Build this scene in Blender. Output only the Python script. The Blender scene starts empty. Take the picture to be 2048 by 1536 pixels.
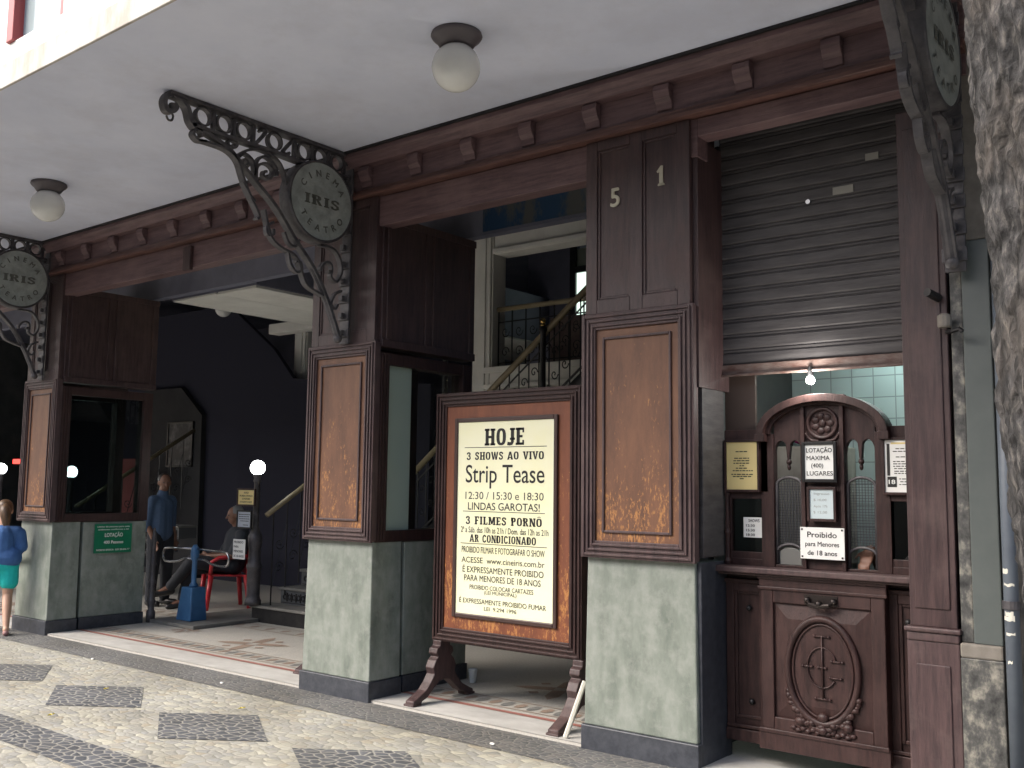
import bpy, math, random
from mathutils import Vector, Matrix, noise
R = math.radians
random.seed(7)
SC = bpy.context.scene
COL = SC.collection

# ------------------------------------------------------------------ camera
cam = bpy.data.cameras.new('camera'); cam.lens = 34.64; cam.sensor_width = 36; cam.clip_end = 2000; cam.clip_start = .05
co = bpy.data.objects.new('camera', cam); COL.objects.link(co); SC.camera = co
_y, _p, _r = R(38.392), R(5.9545), R(.6857)
F = Vector((-math.sin(_y)*math.cos(_p), math.cos(_y)*math.cos(_p), math.sin(_p)))
R0 = Vector((math.cos(_y), math.sin(_y), 0)); U0 = R0.cross(F)
RX = R0*math.cos(_r) + U0*math.sin(_r); UX = -R0*math.sin(_r) + U0*math.cos(_r)
co.matrix_world = Matrix(((RX.x, UX.x, -F.x, 0), (RX.y, UX.y, -F.y, -5.225), (RX.z, UX.z, -F.z, 1.6), (0, 0, 0, 1)))

# ------------------------------------------------------------------ sky, sun, exposure
SUN_EL, SUN_AZ = R(44), R(220)       # azimuth clockwise from +Y
w = bpy.data.worlds.new('World'); SC.world = w; w.use_nodes = True
nt = w.node_tree; bg = nt.nodes['Background']
sky = nt.nodes.new('ShaderNodeTexSky'); sky.sky_type = 'NISHITA'; sky.sun_disc = False
sky.sun_elevation = SUN_EL; sky.sun_rotation = SUN_AZ; sky.dust_density = 4; sky.air_density = 1.0; sky.ozone_density = .6
nt.links.new(sky.outputs[0], bg.inputs[0]); bg.inputs[1].default_value = .12
sl = bpy.data.lights.new('sun', 'SUN'); sl.energy = 1.2; sl.angle = R(35); sl.color = (1, .975, .94)
so = bpy.data.objects.new('sun', sl); COL.objects.link(so)
sd = Vector((math.sin(SUN_AZ)*math.cos(SUN_EL), math.cos(SUN_AZ)*math.cos(SUN_EL), math.sin(SUN_EL)))
so.rotation_euler = sd.to_track_quat('Z', 'Y').to_euler()
SC.view_settings.view_transform = 'Standard'; SC.view_settings.look = 'None'
SC.view_settings.exposure = 1.8; SC.view_settings.gamma = 1

# ------------------------------------------------------------------ helpers
def mat(name, c1, c2=None, scale=4, st=(1, 1, 1), rough=.6, bump=0, bscale=60, bst=None, metal=0, spec=.5, c3=None, lo=.35, hi=.65, det=6, fade=None, fs=1.6, fa=.5):
    m = bpy.data.materials.new(name); m.use_nodes = True
    n = m.node_tree; b = n.nodes['Principled BSDF']; L = n.links.new
    b.inputs['Roughness'].default_value = rough; b.inputs['Metallic'].default_value = metal
    b.inputs['Specular IOR Level'].default_value = spec
    b.inputs['Base Color'].default_value = (*c1, 1)
    tc = n.nodes.new('ShaderNodeTexCoord')
    if c2:
        mp = n.nodes.new('ShaderNodeMapping'); mp.inputs['Scale'].default_value = st; L(tc.outputs['Object'], mp.inputs[0])
        ns = n.nodes.new('ShaderNodeTexNoise'); ns.inputs['Scale'].default_value = scale; ns.inputs['Detail'].default_value = det; ns.inputs['Roughness'].default_value = .65
        L(mp.outputs[0], ns.inputs['Vector'])
        cr = n.nodes.new('ShaderNodeValToRGB'); e = cr.color_ramp.elements
        e[0].position = lo; e[0].color = (*c1, 1); e[1].position = hi; e[1].color = (*c2, 1)
        if c3:
            q = e.new((lo+hi)/2); q.color = (*c3, 1)
        L(ns.outputs[0], cr.inputs[0]); L(cr.outputs[0], b.inputs['Base Color'])
        if fade:
            q1 = n.nodes.new('ShaderNodeTexNoise'); q1.inputs['Scale'].default_value = fs; q1.inputs['Detail'].default_value = 9; q1.inputs['Roughness'].default_value = .72; L(tc.outputs['Object'], q1.inputs['Vector'])
            q2 = n.nodes.new('ShaderNodeValToRGB'); q2.color_ramp.elements[0].position = .47; q2.color_ramp.elements[0].color = (0, 0, 0, 1); q2.color_ramp.elements[1].position = .68; q2.color_ramp.elements[1].color = (fa, fa, fa, 1); L(q1.outputs[0], q2.inputs[0])
            q3 = n.nodes.new('ShaderNodeMix'); q3.data_type = 'RGBA'; L(q2.outputs[0], q3.inputs[0]); L(cr.outputs[0], q3.inputs[6]); q3.inputs[7].default_value = (*fade, 1); L(q3.outputs[2], b.inputs['Base Color'])
            q4 = n.nodes.new('ShaderNodeMapRange'); q4.inputs[3].default_value = rough; q4.inputs[4].default_value = min(1, rough+.35); L(q2.outputs[0], q4.inputs[0]); L(q4.outputs[0], b.inputs['Roughness'])
    if bump:
        mp2 = n.nodes.new('ShaderNodeMapping'); mp2.inputs['Scale'].default_value = bst or st; L(tc.outputs['Object'], mp2.inputs[0])
        n2 = n.nodes.new('ShaderNodeTexNoise'); n2.inputs['Scale'].default_value = bscale; n2.inputs['Detail'].default_value = 5
        L(mp2.outputs[0], n2.inputs['Vector'])
        bp = n.nodes.new('ShaderNodeBump'); bp.inputs['Strength'].default_value = bump; bp.inputs['Distance'].default_value = .01
        L(n2.outputs[0], bp.inputs['Height']); L(bp.outputs[0], b.inputs['Normal'])
    return m

def emis(name, c, s):
    m = bpy.data.materials.new(name); m.use_nodes = True
    b = m.node_tree.nodes['Principled BSDF']
    b.inputs['Base Color'].default_value = (*c, 1); b.inputs['Emission Color'].default_value = (*c, 1); b.inputs['Emission Strength'].default_value = s
    return m

def glass(name, tint=(.8, .85, .85), rough=.02):
    m = bpy.data.materials.new(name); m.use_nodes = True
    n = m.node_tree; L = n.links.new; out = n.nodes['Material Output']
    n.nodes.remove(n.nodes['Principled BSDF'])
    t = n.nodes.new('ShaderNodeBsdfTransparent'); t.inputs[0].default_value = (*tint, 1)
    g = n.nodes.new('ShaderNodeBsdfGlossy'); g.inputs['Roughness'].default_value = rough; g.inputs[0].default_value = (.9, .9, .9, 1)
    lw = n.nodes.new('ShaderNodeLayerWeight'); lw.inputs[0].default_value = .5
    pw = n.nodes.new('ShaderNodeMath'); pw.operation = 'POWER'; pw.inputs[1].default_value = 4; L(lw.outputs['Facing'], pw.inputs[0])
    f = n.nodes.new('ShaderNodeMath'); f.operation = 'MULTIPLY_ADD'; f.inputs[1].default_value = .7; f.inputs[2].default_value = .04; L(pw.outputs[0], f.inputs[0])
    mx = n.nodes.new('ShaderNodeMixShader'); L(f.outputs[0], mx.inputs[0]); L(t.outputs[0], mx.inputs[1]); L(g.outputs[0], mx.inputs[2])
    L(mx.outputs[0], out.inputs[0]); return m

def worn(name, base, base2, peel, z0, z1, amt=1.0):
    """painted panel whose varnish has peeled, more towards its foot (rain splash)"""
    m = bpy.data.materials.new(name); m.use_nodes = True
    n = m.node_tree; b = n.nodes['Principled BSDF']; L = n.links.new; b.inputs['Roughness'].default_value = .55
    tc = n.nodes.new('ShaderNodeTexCoord')
    def nz(st, sc, det=8):
        mp = n.nodes.new('ShaderNodeMapping'); mp.inputs['Scale'].default_value = st; L(tc.outputs['Object'], mp.inputs[0])
        q = n.nodes.new('ShaderNodeTexNoise'); q.inputs['Scale'].default_value = sc; q.inputs['Detail'].default_value = det; q.inputs['Roughness'].default_value = .7
        L(mp.outputs[0], q.inputs['Vector']); return q.outputs[0]
    def mth(op, a, c):
        q = n.nodes.new('ShaderNodeMath'); q.operation = op
        for i, v in enumerate((a, c)):
            if isinstance(v, (int, float)): q.inputs[i].default_value = v
            else: L(v, q.inputs[i])
        return q.outputs[0]
    def ramp(v, p0, c0, p1, c1):
        q = n.nodes.new('ShaderNodeValToRGB'); e = q.color_ramp.elements
        e[0].position = p0; e[0].color = (*c0, 1); e[1].position = p1; e[1].color = (*c1, 1); L(v, q.inputs[0]); return q.outputs[0]
    sp = n.nodes.new('ShaderNodeSeparateXYZ'); L(tc.outputs['Object'], sp.inputs[0])
    mr = n.nodes.new('ShaderNodeMapRange'); mr.inputs[1].default_value = z0; mr.inputs[2].default_value = z1; mr.inputs[3].default_value = .085*amt; mr.inputs[4].default_value = -.045
    L(sp.outputs[2], mr.inputs[0])
    lo = ramp(nz((3, 3, .8), 3), .35, base, .68, base2)
    k = mth('ADD', mth('ADD', mth('MULTIPLY', nz((11, 11, 4), 7, 12), .74), mth('MULTIPLY', nz((3, 3, .9), 2.6, 4), .42)), mr.outputs[0])
    mask = ramp(k, .668, (0, 0, 0), .735, (1, 1, 1))
    mx = n.nodes.new('ShaderNodeMix'); mx.data_type = 'RGBA'; L(mask, mx.inputs[0]); L(lo, mx.inputs[6]); mx.inputs[7].default_value = (*peel, 1)
    L(mx.outputs[2], b.inputs['Base Color'])
    bp = n.nodes.new('ShaderNodeBump'); bp.inputs['Strength'].default_value = .35; bp.inputs['Distance'].default_value = .004; L(k, bp.inputs['Height']); L(bp.outputs[0], b.inputs['Normal'])
    return m

def cobbles(name, cols, grout, sx, sy, gw=.06, grand=.8):
    """Portuguese pavement: small split stones in mortar"""
    m = bpy.data.materials.new(name); m.use_nodes = True
    n = m.node_tree; b = n.nodes['Principled BSDF']; L = n.links.new; b.inputs['Roughness'].default_value = .62
    tc = n.nodes.new('ShaderNodeTexCoord')
    wn = n.nodes.new('ShaderNodeTexNoise'); wn.inputs['Scale'].default_value = 14; wn.inputs['Detail'].default_value = 2; L(tc.outputs['Object'], wn.inputs['Vector'])
    vm = n.nodes.new('ShaderNodeVectorMath'); vm.operation = 'MULTIPLY_ADD'; vm.inputs[1].default_value = (.02, .02, 0); L(wn.outputs[1], vm.inputs[0]); L(tc.outputs['Object'], vm.inputs[2])
    mp = n.nodes.new('ShaderNodeMapping'); mp.inputs['Scale'].default_value = (sx, sy, 0.001); mp.inputs['Rotation'].default_value = (0, 0, R(8)); L(vm.outputs[0], mp.inputs[0])
    v1 = n.nodes.new('ShaderNodeTexVoronoi'); v1.inputs['Scale'].default_value = 1; v1.inputs['Randomness'].default_value = grand; v1.voronoi_dimensions = '2D'; L(mp.outputs[0], v1.inputs['Vector'])
    v2 = n.nodes.new('ShaderNodeTexVoronoi'); v2.feature = 'DISTANCE_TO_EDGE'; v2.inputs['Scale'].default_value = 1; v2.inputs['Randomness'].default_value = grand; v2.voronoi_dimensions = '2D'; L(mp.outputs[0], v2.inputs['Vector'])
    sp = n.nodes.new('ShaderNodeSeparateColor'); L(v1.outputs['Color'], sp.inputs[0])
    cr = n.nodes.new('ShaderNodeValToRGB'); cr.color_ramp.interpolation = 'LINEAR'
    e = cr.color_ramp.elements; e[0].position = 0; e[0].color = (*cols[0], 1); e[1].position = 1; e[1].color = (*cols[-1], 1)
    for i, c in enumerate(cols[1:-1]):
        q = e.new((i+1)/(len(cols)-1)); q.color = (*c, 1)
    L(sp.outputs[0], cr.inputs[0])
    g = n.nodes.new('ShaderNodeValToRGB'); g.color_ramp.elements[0].position = gw*.5; g.color_ramp.elements[1].position = gw*1.6; L(v2.outputs['Distance'], g.inputs[0])
    dn = n.nodes.new('ShaderNodeTexNoise'); dn.inputs['Scale'].default_value = 1.3; dn.inputs['Detail'].default_value = 5; L(tc.outputs['Object'], dn.inputs['Vector'])
    dr = n.nodes.new('ShaderNodeValToRGB'); dr.color_ramp.elements[0].position = .3; dr.color_ramp.elements[0].color = (.72, .70, .66, 1); dr.color_ramp.elements[1].position = .65; dr.color_ramp.elements[1].color = (1, 1, 1, 1); L(dn.outputs[0], dr.inputs[0])
    mx = n.nodes.new('ShaderNodeMix'); mx.data_type = 'RGBA'; L(g.outputs[0], mx.inputs[0]); mx.inputs[6].default_value = (*grout, 1); L(cr.outputs[0], mx.inputs[7])
    m2 = n.nodes.new('ShaderNodeMix'); m2.data_type = 'RGBA'; m2.blend_type = 'MULTIPLY'; m2.inputs[0].default_value = 1; L(mx.outputs[2], m2.inputs[6]); L(dr.outputs[0], m2.inputs[7])
    L(m2.outputs[2], b.inputs['Base Color'])
    mr = n.nodes.new('ShaderNodeMapRange'); mr.inputs[2].default_value = .25; L(v2.outputs['Distance'], mr.inputs[0])
    ad = n.nodes.new('ShaderNodeMath'); ad.operation = 'MULTIPLY_ADD'; ad.inputs[1].default_value = .6; L(sp.outputs[1], ad.inputs[0]); L(mr.outputs[0], ad.inputs[2])
    bp = n.nodes.new('ShaderNodeBump'); bp.inputs['Strength'].default_value = .35; bp.inputs['Distance'].default_value = .008; L(ad.outputs[0], bp.inputs['Height']); L(bp.outputs[0], b.inputs['Normal'])
    return m

def tiles(name, c, g, s):
    m = bpy.data.materials.new(name); m.use_nodes = True
    n = m.node_tree; b = n.nodes['Principled BSDF']; b.inputs['Roughness'].default_value = .12; L = n.links.new
    tc = n.nodes.new('ShaderNodeTexCoord'); mp = n.nodes.new('ShaderNodeMapping'); mp.inputs['Rotation'].default_value = (R(90), 0, 0); L(tc.outputs['Object'], mp.inputs[0])
    br = n.nodes.new('ShaderNodeTexBrick'); br.offset = 0; br.inputs['Scale'].default_value = 1; br.inputs['Brick Width'].default_value = s; br.inputs['Row Height'].default_value = s; br.inputs['Mortar Size'].default_value = .004
    br.inputs[1].default_value = (*c, 1); br.inputs[2].default_value = (c[0]*.9, c[1]*.9, c[2]*.9, 1); br.inputs[3].default_value = (*g, 1)
    L(mp.outputs[0], br.inputs[0]); L(br.outputs[0], b.inputs['Base Color']); return m

class MB:
    def __init__(s): s.v = []; s.f = []
    def add(s, v, f):
        o = len(s.v); s.v += [tuple(p) for p in v]; s.f += [tuple(i+o for i in q) for q in f]; return s
    def box(s, x0, x1, y0, y1, z0, z1):
        x0, x1 = min(x0, x1), max(x0, x1); y0, y1 = min(y0, y1), max(y0, y1); z0, z1 = min(z0, z1), max(z0, z1)
        return s.add([(x0, y0, z0), (x1, y0, z0), (x1, y1, z0), (x0, y1, z0), (x0, y0, z1), (x1, y0, z1), (x1, y1, z1), (x0, y1, z1)],
                     [(0, 3, 2, 1), (4, 5, 6, 7), (0, 1, 5, 4), (1, 2, 6, 5), (2, 3, 7, 6), (3, 0, 4, 7)])
    def frus(s, b, t):
        """b,t = (x0,x1,y0,y1,z)"""
        v = [(b[0], b[2], b[4]), (b[1], b[2], b[4]), (b[1], b[3], b[4]), (b[0], b[3], b[4]), (t[0], t[2], t[4]), (t[1], t[2], t[4]), (t[1], t[3], t[4]), (t[0], t[3], t[4])]
        return s.add(v, [(0, 3, 2, 1), (4, 5, 6, 7), (0, 1, 5, 4), (1, 2, 6, 5), (2, 3, 7, 6), (3, 0, 4, 7)])
    def prism(s, pts, axis, a, b):
        def P(p, h): return {'x': (h, p[0], p[1]), 'y': (p[0], h, p[1]), 'z': (p[0], p[1], h)}[axis]
        n = len(pts)
        v = [P(p, a) for p in pts] + [P(p, b) for p in pts]
        return s.add(v, [tuple(range(n-1, -1, -1)), tuple(range(n, 2*n))] + [(i, (i+1) % n, n+(i+1) % n, n+i) for i in range(n)])
    def tube(s, pts, r, n=8, closed=False, flat=None):
        pts = [Vector(p) for p in pts]; m = len(pts); rr = r if isinstance(r, (list, tuple)) else [r]*m
        rings = []; up = None
        for i, p in enumerate(pts):
            a = pts[(i-1) % m] if (closed or i > 0) else p; b = pts[(i+1) % m] if (closed or i < m-1) else p
            t = (b-a).normalized()
            if flat: e1 = Vector(flat)
            else:
                if up is None: up = Vector((0, 0, 1)) if abs(t.z) < .9 else Vector((0, 1, 0))
                e1 = (up - t*up.dot(t)); 
                if e1.length < 1e-4: e1 = Vector((1, 0, 0)) - t*t.x
                e1.normalize(); up = e1
            e2 = t.cross(e1).normalized()
            if flat:  # rectangular strap: half width flat[3]? uses rr as (half depth along flat axis, half thickness)
                h, k = rr[i] if isinstance(rr[i], (list, tuple)) else (rr[i], rr[i]*.4)
                rings.append([p+e1*h+e2*k, p-e1*h+e2*k, p-e1*h-e2*k, p+e1*h-e2*k])
            else:
                rings.append([p+(e1*math.cos(2*math.pi*j/n)+e2*math.sin(2*math.pi*j/n))*rr[i] for j in range(n)])
        k = len(rings[0]); v = [q for g in rings for q in g]; f = []
        for i in range(m if closed else m-1):
            i2 = (i+1) % m
            for j in range(k): f.append((i*k+j, i*k+(j+1) % k, i2*k+(j+1) % k, i2*k+j))
        if not closed: f += [tuple(range(k-1, -1, -1)), tuple((m-1)*k+j for j in range(k))]
        return s.add(v, f)
    def lathe(s, prof, c, n=20, axis='z', cap=True):
        v = []; f = []; m = len(prof)
        for r_, z in prof:
            for j in range(n):
                a = 2*math.pi*j/n; q = (r_*math.cos(a), r_*math.sin(a), z)
                if axis == 'y': q = (q[0], q[2], q[1])
                if axis == 'x': q = (q[2], q[0], q[1])
                v.append((c[0]+q[0], c[1]+q[1], c[2]+q[2]))
        for i in range(m-1):
            for j in range(n): f.append((i*n+j, i*n+(j+1) % n, (i+1)*n+(j+1) % n, (i+1)*n+j))
        if cap: f += [tuple(range(n-1, -1, -1)), tuple((m-1)*n+j for j in range(n))]
        return s.add(v, f)
    def ball(s, c, r, n=16, m=10, rot=None):
        r = (r, r, r) if isinstance(r, (int, float)) else r
        v = []; f = []
        for i in range(m+1):
            th = math.pi*i/m
            for j in range(n):
                q = Vector((r[0]*math.sin(th)*math.cos(2*math.pi*j/n), r[1]*math.sin(th)*math.sin(2*math.pi*j/n), r[2]*math.cos(th)))
                if rot is not None: q = rot @ q
                v.append((c[0]+q.x, c[1]+q.y, c[2]+q.z))
        for i in range(m):
            for j in range(n): f.append((i*n+j, (i+1)*n+j, (i+1)*n+(j+1) % n, i*n+(j+1) % n))
        return s.add(v, f)
    def caps(s, a, b, ra, rb, n=12):
        a, b = Vector(a), Vector(b); t = (b-a); L = t.length; t = t/L if L else Vector((0, 0, 1)); pts = []; rr = []
        for k in range(5): an = math.pi/2*(1-k/4); pts.append(a-t*ra*math.sin(an)); rr.append(max(ra*math.cos(an), ra*.02))
        for k in range(5): an = math.pi/2*k/4; pts.append(b+t*rb*math.sin(an)); rr.append(max(rb*math.cos(an), rb*.02))
        return s.tube(pts, rr, n)

def wloc(o):
    v = Vector((0, 0, 0))
    while o is not None: v += o.location; o = o.parent
    return v
def build(mb, name, m, parent=None, bevel=0, smooth=False, kind=None, seg=2):
    off = wloc(parent) if parent else Vector((0, 0, 0))
    me = bpy.data.meshes.new(name); me.from_pydata([(p[0]-off.x, p[1]-off.y, p[2]-off.z) for p in mb.v], [], mb.f); me.update()
    import bmesh
    b = bmesh.new(); b.from_mesh(me); bmesh.ops.recalc_face_normals(b, faces=b.faces); b.to_mesh(me); b.free()
    me.materials.append(m); o = bpy.data.objects.new(name, me); COL.objects.link(o)
    if parent: o.parent = parent
    if smooth:
        for p in me.polygons: p.use_smooth = True
    if bevel:
        md = o.modifiers.new('bevel', 'BEVEL'); md.width = bevel; md.segments = seg; md.limit_method = 'ANGLE'; md.angle_limit = R(40)
    if kind: o['kind'] = kind
    return o
def thing(name, label, cat, loc=(0, 0, 0), group=None):
    o = bpy.data.objects.new(name, None); COL.objects.link(o); o.location = loc; o['label'] = label; o['category'] = cat
    if group: o['group'] = group
    return o
def tag(o, label, cat, group=None):
    o['label'] = label; o['category'] = cat
    if group: o['group'] = group
    return o
def copy_tree(o, dloc, label):
    def rec(a, par):
        c = a.copy(); COL.objects.link(c)
        if par: c.parent = par
        for ch in a.children: rec(ch, c)
        return c
    c = rec(o, None); c.location = o.location + Vector(dloc); c['label'] = label
    return c

# ---- lettering
_TC = {}
def tmesh(s, bold=0.0):
    k = (s, bold)
    if k in _TC: return _TC[k]
    cu = bpy.data.curves.new('t', 'FONT'); cu.body = s; cu.size = 1; cu.offset = bold; cu.resolution_u = 4
    o = bpy.data.objects.new('t', cu); COL.objects.link(o)
    dg = bpy.context.evaluated_depsgraph_get(); ev = o.evaluated_get(dg); me = ev.to_mesh()
    v = [(p.co.x, p.co.y) for p in me.vertices]; f = [tuple(q.vertices) for q in me.polygons]
    ev.to_mesh_clear(); bpy.data.objects.remove(o); bpy.data.curves.remove(cu)
    _TC[k] = (v, f); return _TC[k]
def ring(ox, oy, rx, ry, wx, wy, e=2.6, n=24):
    v = []; f = []
    for a, b in ((rx, ry), (rx-wx, ry-wy)):
        for j in range(n):
            t = 2*math.pi*j/n; c, s_ = math.cos(t), math.sin(t)
            v.append((ox+a*math.copysign(abs(c)**(2/e), c), oy+b*math.copysign(abs(s_)**(2/e), s_)))
    for j in range(n): f.append((j, (j+1) % n, n+(j+1) % n, n+j))
    return v, f
def ribbon(pts, w_):
    v = []; f = []
    for i, p in enumerate(pts):
        a = pts[max(i-1, 0)]; b = pts[min(i+1, len(pts)-1)]; t = Vector((b[0]-a[0], b[1]-a[1])).normalized()
        v += [(p[0]-t.y*w_/2, p[1]+t.x*w_/2), (p[0]+t.y*w_/2, p[1]-t.x*w_/2)]
        if i: f.append((2*i-2, 2*i-1, 2*i+1, 2*i))
    return v, f
def glyph(c):
    out = []; Wd = .66
    def r_(*q):
        for i in range(0, len(q), 4):
            x0, y0, x1, y1 = q[i:i+4]; out.append(([(x0, y0), (x1, y0), (x1, y1), (x0, y1)], [(0, 1, 2, 3)]))
    def stem(x, w_=.22, lo=0, hi=1): r_(x-w_/2, lo, x+w_/2, hi); r_(x-w_/2-.06, lo, x+w_/2+.06, lo+.13, x-w_/2-.06, hi-.13, x+w_/2+.06, hi)
    def pl(p): out.append((p, [tuple(range(len(p)))]))
    if c == 'H': stem(.17); stem(.57); r_(.2, .43, .55, .57); Wd = .74
    elif c in 'OÔ': out.append(ring(.33, .5, .33, .5, .22, .14)); Wd = .66
    elif c == 'J': stem(.36, .22, .3, 1); out.append(ribbon([(.36, .4), (.36, .2), (.3, .09), (.18, .07), (.02, .1)], .2)); Wd = .5
    elif c == 'E': stem(.17); r_(.1, 0, .56, .14, .1, .86, .56, 1, .2, .43, .46, .57, .45, 0, .56, .28, .45, .72, .56, 1); Wd = .6
    elif c == 'F': stem(.17); r_(.1, .86, .56, 1, .2, .43, .46, .57, .45, .72, .56, 1); Wd = .58
    elif c == 'L': stem(.17); r_(.1, 0, .56, .14, .45, 0, .56, .3); Wd = .58
    elif c == 'I': stem(.18); Wd = .36
    elif c == 'V': pl([(0, 1), (.26, 1), (.38, .3), (.5, 1), (.7, 1), (.46, 0), (.28, 0)]); r_(-.02, .88, .3, 1, .44, .88, .74, 1); Wd = .72
    elif c == 'W': pl([(0, 1), (.24, 1), (.33, .3), (.42, 1), (.6, 1), (.69, .3), (.78, 1), (.98, 1), (.8, 0), (.6, 0), (.51, .6), (.42, 0), (.22, 0)]); Wd = .98
    elif c == 'A': pl([(0, 0), (.2, 0), (.37, .72), (.52, 0), (.74, 0), (.5, 1), (.25, 1)]); r_(.2, .2, .55, .33, -.02, 0, .26, .12, .46, 0, .78, .12); Wd = .76
    elif c == 'M': stem(.15, .18); stem(.75, .2); pl([(.1, 1), (.3, 1), (.45, .45), (.6, 1), (.8, 1), (.54, .1), (.36, .1)]); Wd = .9
    elif c == 'N': stem(.13, .16); stem(.6, .16); pl([(.05, 1), (.28, 1), (.68, 0), (.46, 0)]); Wd = .74
    elif c == 'P': stem(.17); out.append(ring(.3, .72, .3, .28, .22, .12)); Wd = .62
    elif c == 'R': stem(.17); out.append(ring(.3, .74, .3, .26, .22, .12)); pl([(.28, .5), (.46, .5), (.7, 0), (.46, 0)]); Wd = .7
    elif c == 'D': stem(.17); out.append(ring(.3, .5, .34, .5, .22, .13)); Wd = .66
    elif c == 'C': out.append(ribbon([(.52, .72), (.5, .86), (.33, .93), (.16, .85), (.11, .65), (.11, .35), (.16, .15), (.33, .07), (.5, .14), (.54, .3)], .2)); Wd = .64
    elif c == 'S': out.append(ribbon([(.5, .7), (.46, .88), (.3, .93), (.14, .85), (.12, .68), (.3, .53), (.46, .4), (.48, .2), (.32, .07), (.14, .1), (.08, .3)], .19)); Wd = .6
    elif c == '3': out.append(ribbon([(.08, .72), (.14, .88), (.3, .93), (.44, .84), (.43, .64), (.26, .52), (.45, .42), (.48, .2), (.34, .07), (.14, .09), (.07, .28)], .19)); Wd = .6
    elif c == ' ': Wd = .4
    if c == 'Ô': out.append(ribbon([(.14, 1.08), (.33, 1.2), (.52, 1.08)], .08))
    return out, Wd
def slab(s):
    V = []; Fc = []; x = 0
    for c in s:
        g, wd = glyph(c)
        for v, f in g:
            o = len(V); V += [(p[0]+x, p[1]) for p in v]; Fc += [tuple(i+o for i in q) for q in f]
        x += wd+.08
    return V, Fc
def letters(mb, O, u, v, items):
    """items: (text, cx, y_base, height, width or None, style) in metres on the sheet; style '' / bold offset / 'slab'"""
    O, u, v = Vector(O), Vector(u), Vector(v)
    for k, (s, cx, yb, h, wd, st) in enumerate(items):
        V, Fc = slab(s) if st == 'slab' else tmesh(s, 0)
        if not V: continue
        x0, x1 = min(p[0] for p in V), max(p[0] for p in V)
        cap = 1.0 if st == 'slab' else .73
        sy = h/cap; sx = (wd/(x1-x0)) if wd else sy
        nn = u.cross(v); bo = st*1.1 if isinstance(st, float) else 0
        for q, (bx, by) in enumerate(((0, 0),) if not bo else ((-bo, 0), (bo, 0), (0, bo*.7), (0, -bo*.7))):
            mb.add([O+nn*(.00025*q)+u*(cx+(p[0]-(x0+x1)/2+bx)*sx)+v*(yb+(p[1]+by)*sy) for p in V], Fc)
    return mb

# ------------------------------------------------------------------ materials
M = {}
M['wood'] = mat('dark_wood', (0.0305, 0.0162, 0.0172), (0.066, 0.0365, 0.036), 3, (14, 14, 1.2), .45, .3, 20, fade=(0.111, 0.0703, 0.0629), fa=.55)
M['wood_h'] = mat('dark_wood_long_grain', (0.086, 0.049, 0.052), (0.168, 0.102, 0.104), 3, (1.0, 12, 12), .5, .3, 20, fade=(0.2565, 0.1688, 0.162), fa=.5)
M['wood_red'] = mat('red_mahogany', (0.0205, 0.0098, 0.0096), (0.047, 0.0225, 0.0205), 3, (12, 12, 1.5), .45, .25, 20, spec=.35, fade=(0.0713, 0.03844, 0.0341), fs=2.5, fa=.5)
M['wood_grey'] = mat('weathered_frame_wood', (0.038, 0.02204, 0.02356), (0.0798, 0.0456, 0.0456), 3, (12, 12, 1.2), .5, .35, 20, fade=(0.1292, 0.0874, 0.0798), fs=2.2, fa=.6)
M['panel'] = worn('worn_orange_panel', (0.10, 0.042, 0.022), (0.175, 0.077, 0.038), (0.37, 0.165, 0.05), 1.25, 2.4)
M['stand_panel'] = worn('worn_stand_panel', (.135, .036, .014), (.22, .066, .025), (.42, .18, .05), .5, 2.1, 1.1)
M['stone'] = mat('green_grey_scagliola', (0.118, 0.140, 0.118), (0.262, 0.283, 0.254), 7, (1, 1, .4), .5, .06, 40, c3=(0.188, 0.214, 0.184), det=14, lo=.3, hi=.7, fade=(.31, .325, .295), fs=9, fa=.6)
M['plinth'] = mat('black_granite_plinth', (.028, .032, .042), (.055, .06, .072), 20, rough=.4)
M['soffit'] = mat('canopy_white_paint', (0.64, 0.675, 0.80), (0.72, 0.75, 0.87), 1.2, rough=.85, bump=.10, bscale=6, fade=(0.53, 0.53, 0.60), fs=.8, fa=.5)
M['white'] = mat('white_plaster', (.68, .67, .62), (.78, .77, .72), 3, rough=.7)
M['beige'] = mat('stained_grey_stone_band', (.36, .32, .27), (.60, .57, .52), 5, (1, 1, .35), .7)
M['redframe'] = mat('red_window_paint', (.36, .07, .07), rough=.5)
M['iron'] = mat('painted_cast_iron', (.050, .046, .052), (.105, .098, .10), 12, rough=.5, bump=.2, bscale=50, metal=.2)
M['iron2'] = mat('black_iron', (.012, .012, .014), (.03, .028, .028), 12, rough=.45, metal=.3)
M['enamel'] = mat('grey_green_enamel', (0.2175, 0.2392, 0.2248), (0.3697, 0.3987, 0.377), 7, rough=.35, det=8)
M['enamel_text'] = mat('faded_brown_letter_paint', (0.102, 0.1056, 0.0936), (0.144, 0.1464, 0.132), 30, rough=.5)
M['globe'] = mat('opal_glass_globe', (.72, .72, .69), (.80, .80, .77), 3, rough=.12)
M['lampbase'] = mat('lamp_base_paint', (.10, .085, .09), rough=.5)
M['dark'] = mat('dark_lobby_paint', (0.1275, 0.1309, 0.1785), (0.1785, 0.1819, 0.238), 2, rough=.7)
M['void'] = mat('lobby_gloom_black', (0.039, 0.039, 0.0546), rough=.95, spec=.1)  # near-black tone that puts the lobby's darkness into the colour
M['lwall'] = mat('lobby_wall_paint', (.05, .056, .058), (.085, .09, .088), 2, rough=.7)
M['marble'] = mat('threshold_marble', (.42, .41, .385), (.56, .55, .52), 3, (1, 2, 1), .4, det=9)
M['mosaic'] = mat('lobby_mosaic', (.40, .385, .345), (.52, .50, .455), 60, rough=.45)
M['mos_red'] = mat('red_mosaic', (.28, .11, .09), (.36, .17, .14), 80, rough=.5)
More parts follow.
